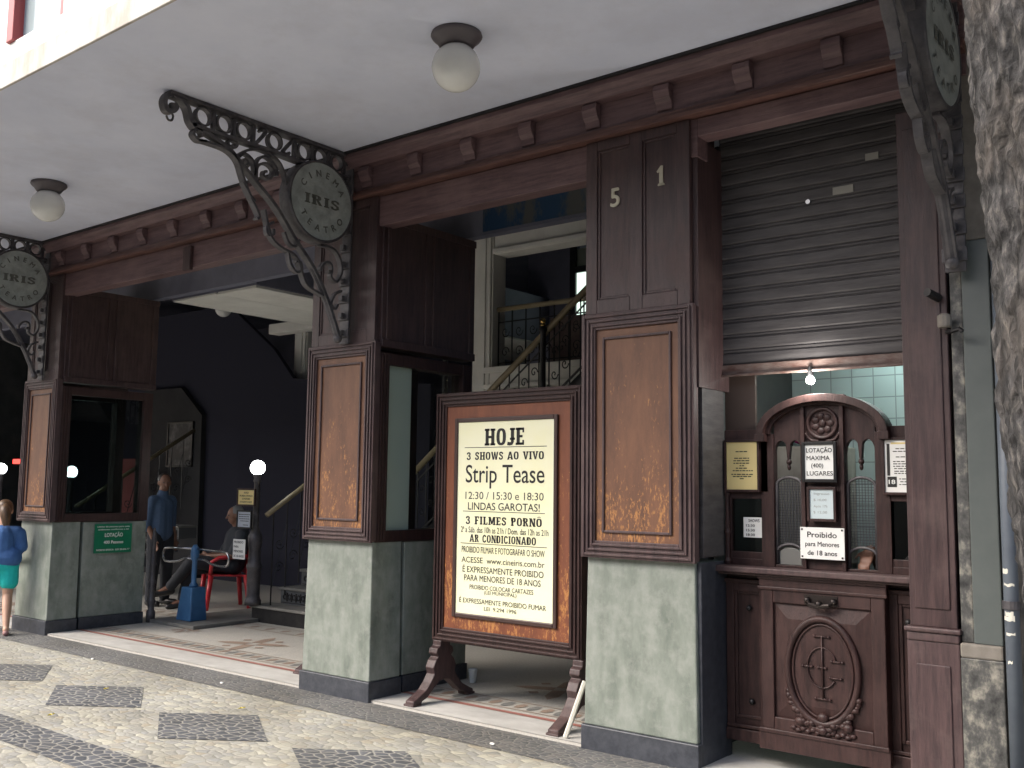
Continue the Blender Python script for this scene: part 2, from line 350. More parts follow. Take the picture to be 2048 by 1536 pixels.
M['mos_grey'] = mat('grey_mosaic', (.15, .15, .14), (.24, .235, .22), 80, rough=.5)
M['mos_brown'] = mat('brown_mosaic', (.24, .17, .13), (.36, .28, .22), 80, rough=.5)
M['shutter'] = mat('shutter_steel', (0.04464, 0.0396, 0.04176), (0.0828, 0.07632, 0.07632), 5, (.6, 1, 5), .6, .1, 30, metal=.1)
M['rust'] = mat('rusty_shutter_rail', (0.08, 0.036, 0.028), (0.16, 0.12, 0.104), 6, (1.5, 1, 4), .6, .2, 40)
M['paper'] = mat('white_paper', (.80, .80, .77), rough=.6)
M['yellow'] = mat('yellowed_poster_paper', (.88, .86, .53), (.90, .89, .66), 1.2, rough=.5)
M['cream'] = mat('cream_notice_paper', (.74, .60, .27), rough=.5)
M['ink'] = mat('black_ink', (.014, .013, .012), rough=.6)
M['ink2'] = mat('faded_ink', (.035, .034, .024), rough=.6)
M['ink3'] = mat('pale_grey_ink', (.30, .31, .30), rough=.6)
M['black'] = mat('black_frame_paint', (.012, .012, .013), rough=.35)
M['green'] = mat('green_sign_enamel', (.008, .17, .085), rough=.35)
M['glass'] = glass('window_glass', (.55, .6, .6))
M['glass2'] = glass('clear_case_glass', (.95, .97, .96))
M['blue'] = mat('blue_turnstile_paint', (.035, .115, .25), (.05, .15, .31), 8, rough=.4)
M['chrome'] = mat('worn_chrome', (.35, .35, .36), rough=.25, metal=.9)
M['redplastic'] = mat('red_plastic', (.55, .025, .035), rough=.35)
M['bulb'] = emis('lit_opal_globe', (.95, 1, .96), 9)
M['bulb2'] = emis('lit_bare_bulb', (1, .98, .92), 30)
M['redlit'] = emis('red_lit_sign_face', (.9, .04, .03), 1.2)
M['winlit'] = emis('bright_back_window', (.62, .78, .68), .55)
M['tile'] = tiles('pale_blue_wall_tiles', (.50, .62, .62), (.28, .33, .34), .15)
M['brass'] = mat('brass', (.55, .38, .14), rough=.25, metal=1)
M['banner'] = mat('dark_blue_banner', (.012, .05, .12), (.085, .09, .09), 3.2, (1.6, 1, .8), .6, lo=.47, hi=.58, det=5)
M['rail'] = mat('handrail_wood', (.20, .16, .09), (.28, .23, .14), 4, rough=.4)
M['skin'] = mat('brown_skin', (.20, .10, .065), rough=.5)
M['skin_l'] = mat('light_skin', (.46, .27, .185), rough=.5)
M['hair'] = mat('dark_hair', (.018, .013, .011), rough=.5)
M['hair_b'] = mat('sun_bleached_brown_hair', (.05, .026, .012), (.13, .07, .032), 40, (1, 1, .2), rough=.5)
M['hair_g'] = mat('grey_hair', (.16, .16, .16), rough=.6)
M['denim'] = mat('blue_shirt_cloth', (.055, .095, .17), (.07, .115, .20), 30, rough=.85, bump=1.0, bscale=11, bst=(1, 1, .5))
M['slate'] = mat('slate_shirt_cloth', (.035, .04, .05), rough=.85, bump=1.0, bscale=11, bst=(1, 1, .6))
M['trouser'] = mat('dark_trouser_cloth', (.022, .025, .032), rough=.85, bump=1.0, bscale=10, bst=(1, 1, .5))
M['kidblue'] = mat('blue_t_shirt_cloth', (.045, .115, .29), (.055, .14, .34), 20, rough=.85, bump=1.0, bscale=11, bst=(1, 1, .5))
M['kidteal'] = mat('turquoise_shorts_cloth', (.01, .48, .44), (.015, .55, .50), 20, rough=.8, bump=1.0, bscale=11, bst=(1, 1, .5))
M['pink'] = mat('pale_pink_cloth', (.60, .42, .42), rough=.85)
M['shoe'] = mat('black_shoe_leather', (.012, .012, .013), rough=.4)
M['sandal'] = mat('pink_sandal_rubber', (.30, .16, .15), rough=.6)
M['lime'] = mat('lime_hair_band', (.5, .8, .15), rough=.6)
M['bark'] = None
M['pilaster'] = mat('grey_green_gloss_paint', (0.0713, 0.0837, 0.0806), (0.0899, 0.1023, 0.09796), 3, rough=.45)
M['pil_top'] = mat('bare_beige_render', (.15, .135, .115), (.21, .19, .165), 12, rough=.8)
M['rough'] = mat('brecciated_marble', (0.015, 0.01575, 0.0165), (0.27, 0.255, 0.2137), 17, (1, 1, .7), .55, .25, 25, c3=(0.075, 0.075, 0.07125), lo=.33, hi=.68, det=10)
M['pipe'] = mat('blue_grey_pipe_paint', (.085, .10, .125), (.11, .13, .155), 5, rough=.5)
M['stickpaint'] = mat('old_white_paint', (.62, .60, .52), rough=.7)
M['leaf'] = mat('yellow_leaf', (.55, .45, .05), rough=.6)
M['cup'] = mat('clear_plastic_cup', (.55, .6, .62), rough=.2)
M['numeral'] = mat('pale_metal_numeral', (.42, .39, .30), rough=.4, metal=.2)

# ------------------------------------------------------------------ ground
def sheet(name, polys, m, z):
    mb = MB()
    for p in polys: mb.add([(q[0], q[1], z) for q in p], [tuple(range(len(p)))])
    return build(mb, name, m, kind='structure')
light = cobbles('light_portuguese_stones', [(.235, .235, .215), (.355, .345, .29), (.265, .267, .255), (.42, .405, .335), (.31, .31, .292), (.33, .30, .235)], (.255, .25, .215), 12.5, 18, .038)
darks = cobbles('dark_portuguese_stones', [(.05, .054, .062), (.085, .09, .10), (.066, .071, .082), (.105, .11, .12)], (.27, .265, .24), 11.5, 17, .075)
band = cobbles('inner_band_stones', [(.075, .08, .085), (.13, .13, .13), (.095, .10, .105), (.16, .155, .15)], (.22, .215, .20), 16, 22, .06)
asph = mat('asphalt', (.04, .04, .042), (.06, .06, .06), 40, rough=.9, bump=.3, bscale=150)
def slabxy(name, x0, x1, y0, y1, z, m): return sheet(name, [[(x0, y0), (x1, y0), (x1, y1), (x0, y1)]], m, z)
g = MB().box(-60, 30, -5.6, 0.4, -.13, 0); build(g, 'pavement', light, kind='structure')
slabxy('road', -400, 400, -400, 400, -.135, asph)
slabxy('pavement_band', -60, 30, -.40, -.005, .004, band)
slabxy('pavement_stripe', -60, 30, -2.24, -1.92, .004, darks)
slabxy('pavement_stripe', -60, 30, -5.3, -4.9, .004, darks)
rh = []
for k in range(-16, 8):
    for cy in (-1.185, -3.1):
        cx = -5.71+1.435*k + (.7 if cy < -2 else 0)
        rh.append([(cx-.6, cy), (cx+.02, cy-.40), (cx+.6, cy), (cx-.02, cy+.40)])
sheet('pavement_diamonds', rh, darks, .004)
fl = MB().box(-26, -1.2, 0, 11, -.1, .02); build(fl, 'lobby_floor', M['mosaic'], kind='structure')
slabxy('threshold_step', -26, -1.6, -.002, .335, .024, M['marble'])
slabxy('floor_red_line', -26, -2.9, .345, .395, .024, M['mos_red'])
def lozenges(x0, x1, y0, y1, n, m, k0=0, gap=.25):
    st = (x1-x0)/n; out = []
    for i in range(n):
        if i % 2 != k0: continue
        a = x0+st*i; c = (a+st/2, (y0+y1)/2); w_ = st*(.5+.2)
        out.append([(c[0]-w_/2, c[1]), (c[0]-w_/4, y0), (c[0]+w_/4, y0), (c[0]+w_/2, c[1]), (c[0]+w_/4, y1), (c[0]-w_/4, y1)])
    return out
slabxy('floor_line', -26, -2.9, .46, .475, .024, M['mos_brown'])
slabxy('floor_line', -26, -2.9, .675, .69, .024, M['mos_brown'])
sheet('floor_border', lozenges(-16, -3, .50, .65, 110, M['mos_grey'], 0), M['mos_grey'], .024)
sheet('floor_border', lozenges(-16, -3, .51, .64, 110, M['mos_red'], 1), M['mos_brown'], .024)
sheet('floor_border', lozenges(-16, -8, 1.70, 1.83, 60, M['mos_red'], 1), M['mos_brown'], .024)
slabxy('floor_line', -26, -8, 1.64, 1.655, .024, M['mos_brown'])
slabxy('floor_line', -26, -8, 1.88, 1.895, .024, M['mos_brown'])
def star(cx, cy, r):
    ps = []
    for k in range(4):
        a = k*math.pi/2+R(20)
        for s_, d in ((.25, -.35), (1, 0), (.25, .35)): pass
        ps.append([(cx+r*.2*math.cos(a-.8), cy+r*.2*math.sin(a-.8)), (cx+r*.7*math.cos(a-.2), cy+r*.7*math.sin(a-.2)), (cx+r*math.cos(a), cy+r*math.sin(a)), (cx+r*.7*math.cos(a+.2), cy+r*.7*math.sin(a+.2)), (cx+r*.2*math.cos(a+.8), cy+r*.2*math.sin(a+.8))])
    for k in range(4):
        a = k*math.pi/2+R(65); c = (cx+r*.62*math.cos(a), cy+r*.62*math.sin(a)); h = r*.13
        ps.append([(c[0]-h, c[1]), (c[0], c[1]-h), (c[0]+h, c[1]), (c[0], c[1]+h)])
    return ps
sheet('floor_star', star(-8.18, 1.02, .42)+star(-9.45, 1.1, .2)+star(-4.6, 1.25, .4)+star(-13, 1.02, .4), M['mos_brown'], .024)

# ------------------------------------------------------------------ the cinema
B = thing('cinema_building', 'old cinema front with dark wood portals on green stone piers under a white canopy', 'building')
build(MB().box(-40, 5, -2.379, .25, 4.2, 4.32), 'canopy_soffit', M['soffit'], B)
uw = MB().box(-40, -6.60, -2.378, -2.1, 4.325, 12).box(-5.86, 5, -2.378, -2.1, 4.325, 12).box(-6.60, -5.86, -2.378, -2.1, 4.325, 4.5).box(-6.60, -5.86, -2.38, -2.1, 6, 12)
build(uw, 'upper_wall', M['white'], B)
build(MB().box(-40, 5, -2.40, -2.381, 4.19, 4.36), 'stone_band', M['beige'], B, .006)
wf = MB().box(-6.58, -6.49, -2.40, -2.2, 4.5, 6).box(-5.92, -5.86, -2.37, -2.2, 4.5, 6).box(-6.49, -5.92, -2.4, -2.2, 5.9, 6)
wfo = build(wf, 'window', M['redframe'], B, .006)
build(MB().box(-6.49, -5.92, -2.33, -2.31, 4.5, 5.9), 'pane', mat('pale_curtained_glass', (.30, .36, .375), rough=.1), wfo)

XL, XR = -30, -1.2
build(MB().box(XL, -2.72, -.012, .12, 3.60, 3.835), 'fascia', M['wood_h'], B, .006)
build(MB().box(-2.72, XR, -.012, .12, 3.72, 3.835), 'fascia', M['wood_h'], B, .006)
build(MB().box(XL, XR, -.085, .12, 3.838, 3.868).box(XL, XR, -.065, .12, 3.87, 3.90), 'trim_ledge', mat('pale_worn_trim', (.075, .032, .027), (.15, .075, .06), 3, (1, 12, 12), .45), B, .005)
cor = build(MB().box(XL, XR, -.03, .12, 3.902, 4.10).prism([(-.03, 4.08), (-.10, 4.085), (-.125, 4.13), (-.15, 4.15), (-.15, 4.199), (.12, 4.199), (.12, 4.08)], 'x', XL, XR), 'cornice', M['wood_h'], B, .004)
x = -1.87
while x > -17:
    md = MB().prism([(-.031, 4.078), (-.088, 4.078), (-.094, 4.04), (-.078, 3.995), (-.055, 3.97), (-.046, 3.93), (-.031, 3.925)], 'x', x-.055, x+.055)
    build(md, 'modillion', M['wood_h'], cor, .004); x -= .53
build(MB().box(-8.06, -7.94, -.045, -.008, 3.575, 3.80), 'fascia_block', M['wood'], B, .006)

build(MB().box(XL, XR, -.175, .1, 4.183, 4.1985), 'shadow_gap_strip', M['iron2'], cor)  # dark strip drawn in for the shadow gap and dirt under the soffit
def ringbox(mb, x0, x1, z0, z1, w_, ya, yb):
    mb.box(x0, x0+w_, ya, yb, z0, z1); mb.box(x1-w_, x1, ya, yb, z0, z1); mb.box(x0+w_, x1-w_, ya, yb, z0, z0+w_); mb.box(x0+w_, x1-w_, ya, yb, z1-w_, z1); return mb
def pier(x0, x1, tp=.015):
    p = build(MB().frus((x0-tp, x1+tp, -.012, .31, .15), (x0, x1, 0, .31, 1.175)), 'pier', M['stone'], B, .008)
    build(MB().box(x0-tp-.014, x1+tp+.014, -.028, .315, 0, .15), 'plinth', M['plinth'], p, .006)
    a, b = x0-.02, x1+.02
    fr = MB().box(a, b, -.02, .018, 1.178, 2.69)
    ringbox(fr, a-.004, b+.004, 1.17, 2.70, .105, -.046, -.0195)
    for k in range(3):
        i = .014+.03*k
        ringbox(fr, a+i, b-i, 1.17+i, 2.70-i, .014, -.058, -.0455)
    build(fr, 'wood_case', M['wood_grey'], p, .003)
    build(MB().box(a+.098, b-.098, -.03, -.019, 1.27, 2.60), 'panel', M['panel'], p)
    bd = ringbox(MB(), a+.15, b-.15, 1.325, 2.545, .016, -.043, -.029)
    build(bd, 'panel_bead', M['wood_grey'], p, .004)
    po = MB().box(x0, x1, -.018, .30, 2.70, 3.836)
    w_ = (x1-x0); ins = .085
    po.box(x0, x0+ins, -.036, -.0175, 2.70, 3.836).box(x1-ins, x1, -.036, -.0175, 2.70, 3.836).box((x0+x1)/2-.045, (x0+x1)/2+.045, -.036, -.0175, 2.70, 3.836)
    for s0, s1 in ((x0+ins, (x0+x1)/2-.045), ((x0+x1)/2+.045, x1-ins)):
        po.box(s0, s1, -.036, -.0175, 2.70, 2.79).box(s0, s1, -.036, -.0175, 3.77, 3.836)
        ringbox(po, s0, s1, 2.79, 3.77, .018, -.027, -.017)
    build(po, 'post', M['wood'], p, .004)
    return p
pier(-15.8, -15.12); pier(-10.98, -10.30); p2 = pier(-6.19, -5.46); p3 = pier(-3.515, -2.765)

def screen(xf, sgn, board=False):
    """side return of a pier: slab dado, glazed case, boarded box over it. sgn=+1: looks to +x"""
    xi = xf-sgn*.12
    s_ = build(MB().box(xf, xi, .345, 1.09, .15, 1.165), 'side_screen', M['stone'], B, .006)
    build(MB().box(xf+sgn*.012, xi, .345, 1.10, .021, .149), 'plinth', M['plinth'], s_, .006)
    fr = MB().box(xf+sgn*.015, xi, .02, .125, 1.17, 2.62).box(xf+sgn*.015, xi, .985, 1.09, 1.17, 2.62).box(xf+sgn*.012, xi, .125, .985, 1.17, 1.255).box(xf+sgn*.012, xi, .125, .985, 2.53, 2.62)
    for k in range(3): fr.box(xf+sgn*.026, xf+sgn*.014, .03+.03*k, .046+.03*k, 1.18, 2.61)
    build(fr, 'case_frame', M['wood_red'], s_, .004)
    build(MB().box(xf-sgn*.03, xf-sgn*.036, .12, .99, 1.25, 2.535), 'case_glass', M['glass2'] if board else M['glass'], s_)
    bx = MB().box(xf+sgn*.02, xi, .02, 1.11, 2.66, 3.70)
    for y0, y1 in ((.06, .52), (.58, 1.06)):
        bx.box(xf+sgn*.034, xf+sgn*.0195, y0, y0+.03, 2.72, 3.64).box(xf+sgn*.034, xf+sgn*.0195, y1-.03, y1, 2.72, 3.64)
    bx.box(xf+sgn*.034, xf+sgn*.0195, .02, 1.11, 3.64, 3.70).box(xf+sgn*.034, xf+sgn*.0195, .02, 1.11, 2.66, 2.72)
    build(bx, 'boarded_box', M['wood'], s_, .004)
    if board: build(MB().box(xf-sgn*.040, xf-sgn*.05, .13, .42, 1.255, 2.53), 'pale_strip_backing', mat('pale_green_board', (.50, .55, .49), rough=.4), s_)  # backing board added behind the pane to show a pale strip
    return s_
screen(-10.30, 1); screen(-5.46, 1, True); screen(-10.98, -1); screen(-6.19, -1); screen(-3.515, -1)
# booth column at the right end
bc = build(MB().box(-1.56, -1.335, 0, .42, .93, 3.60).box(-1.53, -1.365, -.008, 0.001, 1.02, 3.5), 'booth_column', M['wood'], B, .006)
build(MB().box(-1.585, -1.315, -.03, .42, .905, .93).box(-1.575, -1.325, -.018, .42, .86, .905), 'moulding', M['wood_grey'], bc, .008)
build(MB().box(-1.575, -1.325, -.01, .42, .02, .86).box(-1.53, -1.37, -.018, -.009, .1, .75), 'column_base', M['wood_grey'], bc, .006)
# booth reveal on pier three
rv = build(MB().box(-2.764, -2.731, .004, .5, 2.2, 3.72), 'booth_reveal', M['wood'], B)
build(MB().box(-2.764, -2.735, .05, .33, 1.2, 2.2), 'steel_sheet', M['shutter'], rv, .004)
build(MB().box(-2.764, -2.735, .02, .4, .02, 1.17), 'reveal_base', M['plinth'], rv, .004)

# lobby shell
build(MB().box(-26, XR, .25, 1.1, 4.05, 4.2), 'portal_ceiling', M['white'], B)
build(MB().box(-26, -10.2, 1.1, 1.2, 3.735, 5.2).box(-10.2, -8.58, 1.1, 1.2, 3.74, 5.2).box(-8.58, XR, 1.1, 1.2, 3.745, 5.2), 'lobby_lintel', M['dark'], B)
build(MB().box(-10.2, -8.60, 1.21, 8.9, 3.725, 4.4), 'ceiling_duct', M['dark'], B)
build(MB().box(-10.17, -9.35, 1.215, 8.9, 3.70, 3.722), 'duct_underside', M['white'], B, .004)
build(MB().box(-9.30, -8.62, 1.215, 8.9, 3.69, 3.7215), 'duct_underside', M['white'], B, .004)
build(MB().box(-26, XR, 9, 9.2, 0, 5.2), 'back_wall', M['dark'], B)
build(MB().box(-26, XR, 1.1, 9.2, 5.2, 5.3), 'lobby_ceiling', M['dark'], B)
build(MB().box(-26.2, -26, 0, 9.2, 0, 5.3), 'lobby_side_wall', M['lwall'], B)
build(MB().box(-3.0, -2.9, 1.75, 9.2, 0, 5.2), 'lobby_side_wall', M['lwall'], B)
build(MB().prism([(-20, .02), (-9.3, .02), (-9.3, 3.0), (-12.25, 3.25), (-12.75, 3.75), (-14, 4.6), (-20, 4.6)], 'y', 4.70, 4.78), 'lobby_gloom_sheet', M['void'], B)  # added near-black sheet, stands in for the unlit depth of the lobby
for cx, cy in ((-7.36, 3.6), (-12.45, 5.1)):
    c_ = build(MB().box(cx-.13, cx+.13, cy-.13, cy+.16, .02, 4.8), 'column', M['white'], B, .01)
    build(MB().box(cx-.03, cx+.07, cy-.15, cy-.128, .3, 4.6).box(cx+.128, cx+.145, cy-.1, cy+.1, .3, 4.6), 'column_pilaster', M['white'], c_, .006)
build(MB().box(-7.2, -3.0, 3.5, 3.75, 4.30, 4.62).box(-7.2, -3, 3.46, 3.499, 4.305, 4.36), 'balcony_beam', M['white'], B, .01)
build(MB().box(-12.0, -10.25, 4.0, 4.2, 3.84, 3.99), 'cross_beam', M['white'], B, .01)
dk = build(MB().box(-7.25, -3.0, 3.48, 6.5, 2.72, 2.96).box(-7.3, -3, 3.44, 3.48, 2.90, 2.97).box(-7.3, -3, 3.45, 3.479, 2.72, 2.77), 'balcony_deck', M['white'], B, .006)
bw = build(MB().box(-9.0, -3.0, 6.5, 6.6, 2.9, 3.9).box(-9, -8.12, 6.5, 6.6, 3.9, 5.2).box(-7.5, -3, 6.5, 6.6, 3.9, 5.2), 'balcony_back_wall', M['dark'], B)
lw = build(MB().box(-8.2, -7.45, 6.46, 6.5, 3.84, 3.9).box(-8.2, -8.1, 6.46, 6.5, 3.9, 5.2).box(-7.55, -7.45, 6.46, 6.5, 3.9, 5.2).box(-8.1, -7.55, 6.46, 6.5, 4.30, 4.40).box(-8.1, -7.55, 6.46, 6.5, 4.73, 4.82).box(-7.87, -7.77, 6.46, 6.5, 3.9, 4.3), 'back_window', M['iron2'], B)
build(MB().box(-8.12, -7.53, 6.52, 6.54, 3.9, 4.75), 'window_pane', M['winlit'], lw)
build(MB().box(-8.12, -7.53, 6.52, 6.54, 4.80, 5.1), 'blind', mat('window_blind', (.25, .27, .22), rough=.7), lw)

# blue banner under the second lintel
bn = build(MB().box(-5.32, -3.6, 1.06, 1.07, 3.76, 4.02), 'banner', M['banner'])
tag(bn, 'dark blue stained banner hanging inside the portal above the poster stand', 'banner')

# ------------------------------------------------------------------ wrought brackets with round enamel signs
XB = -5.754
def yz(pts): return [(XB, p[0], p[1]) for p in pts]
def smooth_pts(p, k=5):
    p = [Vector(q) for q in p]; out = []
    for i in range(len(p)-1):
        p0, p1, p2_, p3_ = p[max(i-1, 0)], p[i], p[i+1], p[min(i+2, len(p)-1)]
        for j in range(k):
            t = j/k
            out.append(.5*((2*p1)+(-p0+p2_)*t+(2*p0-5*p1+4*p2_-p3_)*t*t+(-p0+3*p1-3*p2_+p3_)*t**3))
    out.append(p[-1]); return out
def curl(c, r0, a0, turns, n=22, k=.25):
    return [(XB, c[0]+r0*(1-(1-k)*i/n)*math.cos(a0+turns*2*math.pi*i/n), c[1]+r0*(1-(1-k)*i/n)*math.sin(a0+turns*2*math.pi*i/n)) for i in range(n+1)]
G_B = 'ornate iron brackets with round cinema signs'
bk = thing('sign_bracket', 'scrolled iron bracket with its whole arm and round sign in view between two open portals', 'bracket', (XB, 0, 2.69), G_B)
fx = (1, 0, 0)
arm = MB()
arm.tube(yz([(-1.70, 4.185), (-.05, 4.185)]), [(.045, .012)]*2, flat=fx)
arm.tube(smooth_pts(yz([(-1.52, 4.02), (-1.325, 4.016), (-1.047, 4.02), (-.805, 4.02), (-.56, 4.012), (-.06, 4.012)]), 3), [(.035, .012)]*16, flat=fx)
for cy in (-1.425, -1.255, -1.09, -.817, -.543, -.384, -.22):
    arm.tube([(XB, cy+.06*math.cos(2*math.pi*j/20), 4.103+.062*math.sin(2*math.pi*j/20)) for j in range(20)], [(.022, .007)]*20, closed=True, flat=fx)
for cy in (-1.34, -1.172, -1.005, -.63, -.464, -.302, -.14):
    arm.box(XB-.015, XB+.015, cy-.014, cy+.014, 4.02, 4.18)
for a in ([(-.99, 4.03), (-.94, 4.09), (-.90, 4.15), (-.93, 4.17), (-.95, 4.14)], [(-.64, 4.17), (-.70, 4.10), (-.735, 4.05), (-.70, 4.03), (-.68, 4.06)]):
    q = smooth_pts(yz(a), 4); arm.tube(q, [(.02, .009)]*len(q), flat=fx)
q = smooth_pts(yz([(-1.67, 4.175), (-1.611, 4.17), (-1.555, 4.12), (-1.528, 4.045), (-1.49, 4.005)])); arm.tube(q, [(.035, .016)]*len(q), flat=fx)
q = smooth_pts(yz([(-1.64, 4.18), (-1.699, 4.174), (-1.728, 4.118), (-1.71, 4.063), (-1.666, 4.066), (-1.64, 4.10), (-1.66, 4.12)])); arm.tube(q, [(.03, .016)]*len(q), flat=fx)
arm.ball((XB, -1.66, 4.105), .026)
q = smooth_pts(yz([(-1.678, 4.062), (-1.651, 4.045), (-1.658, 4.01), (-1.685, 4.005), (-1.70, 4.03)])); arm.tube(q, .008, 6)
build(arm, 'arm', M['iron'], bk, .002, seg=1)
br = MB()
q = smooth_pts(yz([(-1.496, 4.009), (-1.419, 4.0), (-1.225, 3.939), (-1.072, 3.832), (-.958, 3.746), (-.786, 3.613), (-.596, 3.404), (-.42, 3.229), (-.276, 3.011), (-.147, 2.74)])); br.tube(q, [(.03, .014)]*len(q), flat=fx)
br.ball((XB, -.145, 2.725), .035)
q = smooth_pts(yz([(-.42, 3.229), (-.276, 3.011), (-.147, 2.74)])); br.tube(q, .022, 8)
build(br, 'brace', M['iron'], bk, .002, seg=1)
sc = MB()
for pts, h in (([(-1.461, 3.927), (-1.368, 3.931), (-1.232, 3.923), (-1.14, 3.871), (-1.085, 3.757), (-1.03, 3.656), (-.977, 3.612)], .03),
               ([(-1.40, 3.935), (-1.461, 3.925), (-1.50, 3.955), (-1.485, 3.995), (-1.45, 4.0), (-1.43, 3.97), (-1.45, 3.955)], .03),
               ([(-.889, 3.575), (-.829, 3.4), (-.738, 3.331), (-.591, 3.286), (-.531, 3.179), (-.471, 3.085), (-.316, 3.035)], .026),
               ([(-1.083, 3.73), (-.994, 3.608), (-.938, 3.52), (-.955, 3.49)], .026),
               ([(-1.142, 3.905), (-1.045, 3.976), (-.945, 4.005), (-.803, 3.978), (-.727, 3.894), (-.70, 3.80)], .022),
               ([(-.988, 3.80), (-.966, 3.918), (-.89, 3.968), (-.80, 3.912), (-.79, 3.85)], .022),
               ([(-.969, 3.78), (-.964, 3.875), (-.888, 3.918), (-.825, 3.883), (-.85, 3.816), (-.905, 3.817), (-.905, 3.85), (-.88, 3.86)], .022),
               ([(-1.21, 3.95), (-1.219, 3.983), (-1.18, 4.009), (-1.146, 3.99), (-1.161, 3.96), (-1.19, 3.97)], .022),
               ([(-1.126, 3.90), (-1.077, 3.938), (-1.008, 3.907), (-.988, 3.84), (-.993, 3.76)], .022),
               ([(-1.10, 3.87), (-1.07, 3.90), (-1.04, 3.87), (-1.06, 3.84)], .02),
               ([(-.36, 3.42), (-.233, 3.417), (-.161, 3.354), (-.137, 3.25), (-.183, 3.164), (-.24, 3.19), (-.235, 3.24)], .022),
               ([(-.344, 3.22), (-.344, 3.25), (-.298, 3.297), (-.248, 3.291), (-.236, 3.247), (-.27, 3.23)], .022),
               ([(-.66, 3.31), (-.633, 3.219), (-.576, 3.17), (-.53, 3.20), (-.545, 3.25), (-.585, 3.25)], .022),
               ([(-.80, 3.50), (-.86, 3.46), (-.85, 3.40), (-.80, 3.41), (-.80, 3.45)], .02),
               ([(-.70, 3.45), (-.66, 3.38), (-.60, 3.36), (-.56, 3.42)], .02),
               ([(-.13, 3.10), (-.20, 3.06), (-.23, 2.98), (-.19, 2.95), (-.165, 2.99)], .02)):
    q = smooth_pts(yz(pts)); sc.tube(q, [(h, .009)]*len(q), flat=fx)
build(sc, 'scrollwork', M['iron'], bk, .002, seg=1)
bb = MB().box(XB-.05, XB+.05, -.085, -.066, 2.69, 4.17)
z = 2.74
while z < 4.1: bb.box(XB-.06, XB+.06, -.10, -.084, z, z+.07); bb.box(XB-.02, XB+.02, -.13, -.098, z+.015, z+.055); z += .135
build(bb, 'wall_bar', M['iron'], bk, .004)
DC = (-.394, 3.743)
dr = MB().lathe([(.297, -.062), (.312, -.062), (.318, -.05), (.318, .05), (.312, .062), (.297, .062), (.295, .05), (.295, -.05), (.297, -.062)], (XB, DC[0], DC[1]), 48, 'x', False)
disc = build(dr, 'disc_rim', M['iron'], bk, 0, True)
build(MB().lathe([(.0005, -.058), (.296, -.0585), (.296, .0585), (.0005, .058)], (XB, DC[0], DC[1]), 48, 'x'), 'disc_face', M['enamel'], bk)
lt = MB()
for sg in (1, -1):
    xx = XB+sg*.0645
    lt = letters(MB(), (xx, DC[0], DC[1]), (0, sg, 0), (0, 0, 1), [('IRIS', 0, -.04, .075, .34, 'slab')]); build(lt, 'lettering', M['enamel_text'], bk)
    for word, a0, a1, flip in (('CINEMA', 150, 30, False), ('TEATRO', 215, 325, True)):
        lt = MB()
        for k, ch in enumerate(word):
            a = R(a0+(a1-a0)*k/(len(word)-1)); rad = .215
            e = Vector((0, sg*math.cos(a), math.sin(a))); tv = Vector((0, sg*math.sin(a), -math.cos(a)))
            if flip: e2, tv2 = -e, -tv
            else: e2, tv2 = e, tv
            letters(lt, Vector((xx, DC[0], DC[1]))+e*rad-e2*.025, tv2, e2, [(ch, 0, 0, .052, None, .03)])
        build(lt, 'lettering', M['enamel_text'], bk)
copy_tree(bk, (-4.846, 0, 0), 'scrolled iron bracket with a round sign cut off behind the girl in turquoise shorts')
copy_tree(bk, (4.488, 0, 0), 'scrolled iron bracket seen end on beside the tree trunk, its round sign pale green')

# ------------------------------------------------------------------ canopy globes
def globe(loc, r=.14, label='', group='opal globe lamps under the canopy'):
    t = thing('globe_lamp', label, 'lamp', loc, group); x_, y_, z_ = loc
    build(MB().lathe([(.145, 0), (.15, -.015), (.14, -.03), (.12, -.045), (.10, -.075), (.085, -.08)], (x_, y_, z_-.001), 28), 'base_cap', M['lampbase'], t, 0, True)
    build(MB().ball((x_, y_, z_-.075-r*.9), r, 32, 20), 'globe', M['globe'], t, 0, True)
globe((-3.66, -1.16, 4.2), .14, 'large white globe lamp on the canopy above the poster stand')
globe((-8.43, -1.16, 4.2), .14, 'smaller looking white globe lamp on the canopy above the turnstile portal')
globe((-12.3, 3.4, 4.35), .12, 'dim unlit globe hanging in the dark lobby behind the portal', None)

# ------------------------------------------------------------------ ticket booth
BT = thing('ticket_booth', 'carved mahogany ticket booth with arched window under a roller shutter', 'ticket booth', (-2.12, .3, 0))
bod = MB().box(-2.73, -1.50, .345, .42, .13, 1.10)
def fieldpanel(mb, x0, x1, z0, z1, ya, depth=.02, slope=.05):
    mb.frus((x0, x1, 0, 0, 0), (x0, x1, 0, 0, 0)) if False else None
    v = [(x0, ya, z0), (x1, ya, z0), (x1, ya, z1), (x0, ya, z1), (x0+slope, ya-depth, z0+slope), (x1-slope, ya-depth, z0+slope), (x1-slope, ya-depth, z1-slope), (x0+slope, ya-depth, z1-slope)]
    mb.add(v, [(4, 5, 6, 7), (0, 1, 5, 4), (1, 2, 6, 5), (2, 3, 7, 6), (3, 0, 4, 7)])
for x0, x1 in ((-2.73, -2.47), (-1.77, -1.50)):
    ringbox(bod, x0, x1, .13, 1.045, .05, .325, .3455)
    ringbox(bod, x0+.05, x1-.03, .26, 1.0, .02, .333, .3455)
    bod.box(x0, x1, .31, .3255, .13, .20); bod.box(x0, x1, .318, .3255, .205, .225)
    bod.box(x0-.005, x1, .315, .346, 1.045, 1.07)
build(bod, 'cabinet', M['wood_red'], BT, .004)
dp = MB().box(-2.475, -1.765, .27, .345, .14, 1.10)
ringbox(dp, -2.475, -1.765, .24, 1.03, .075, .25, .2705)
dp.box(-2.49, -1.75, .24, .2705, .13, .235).box(-2.485, -1.755, .232, .25, .225, .25)
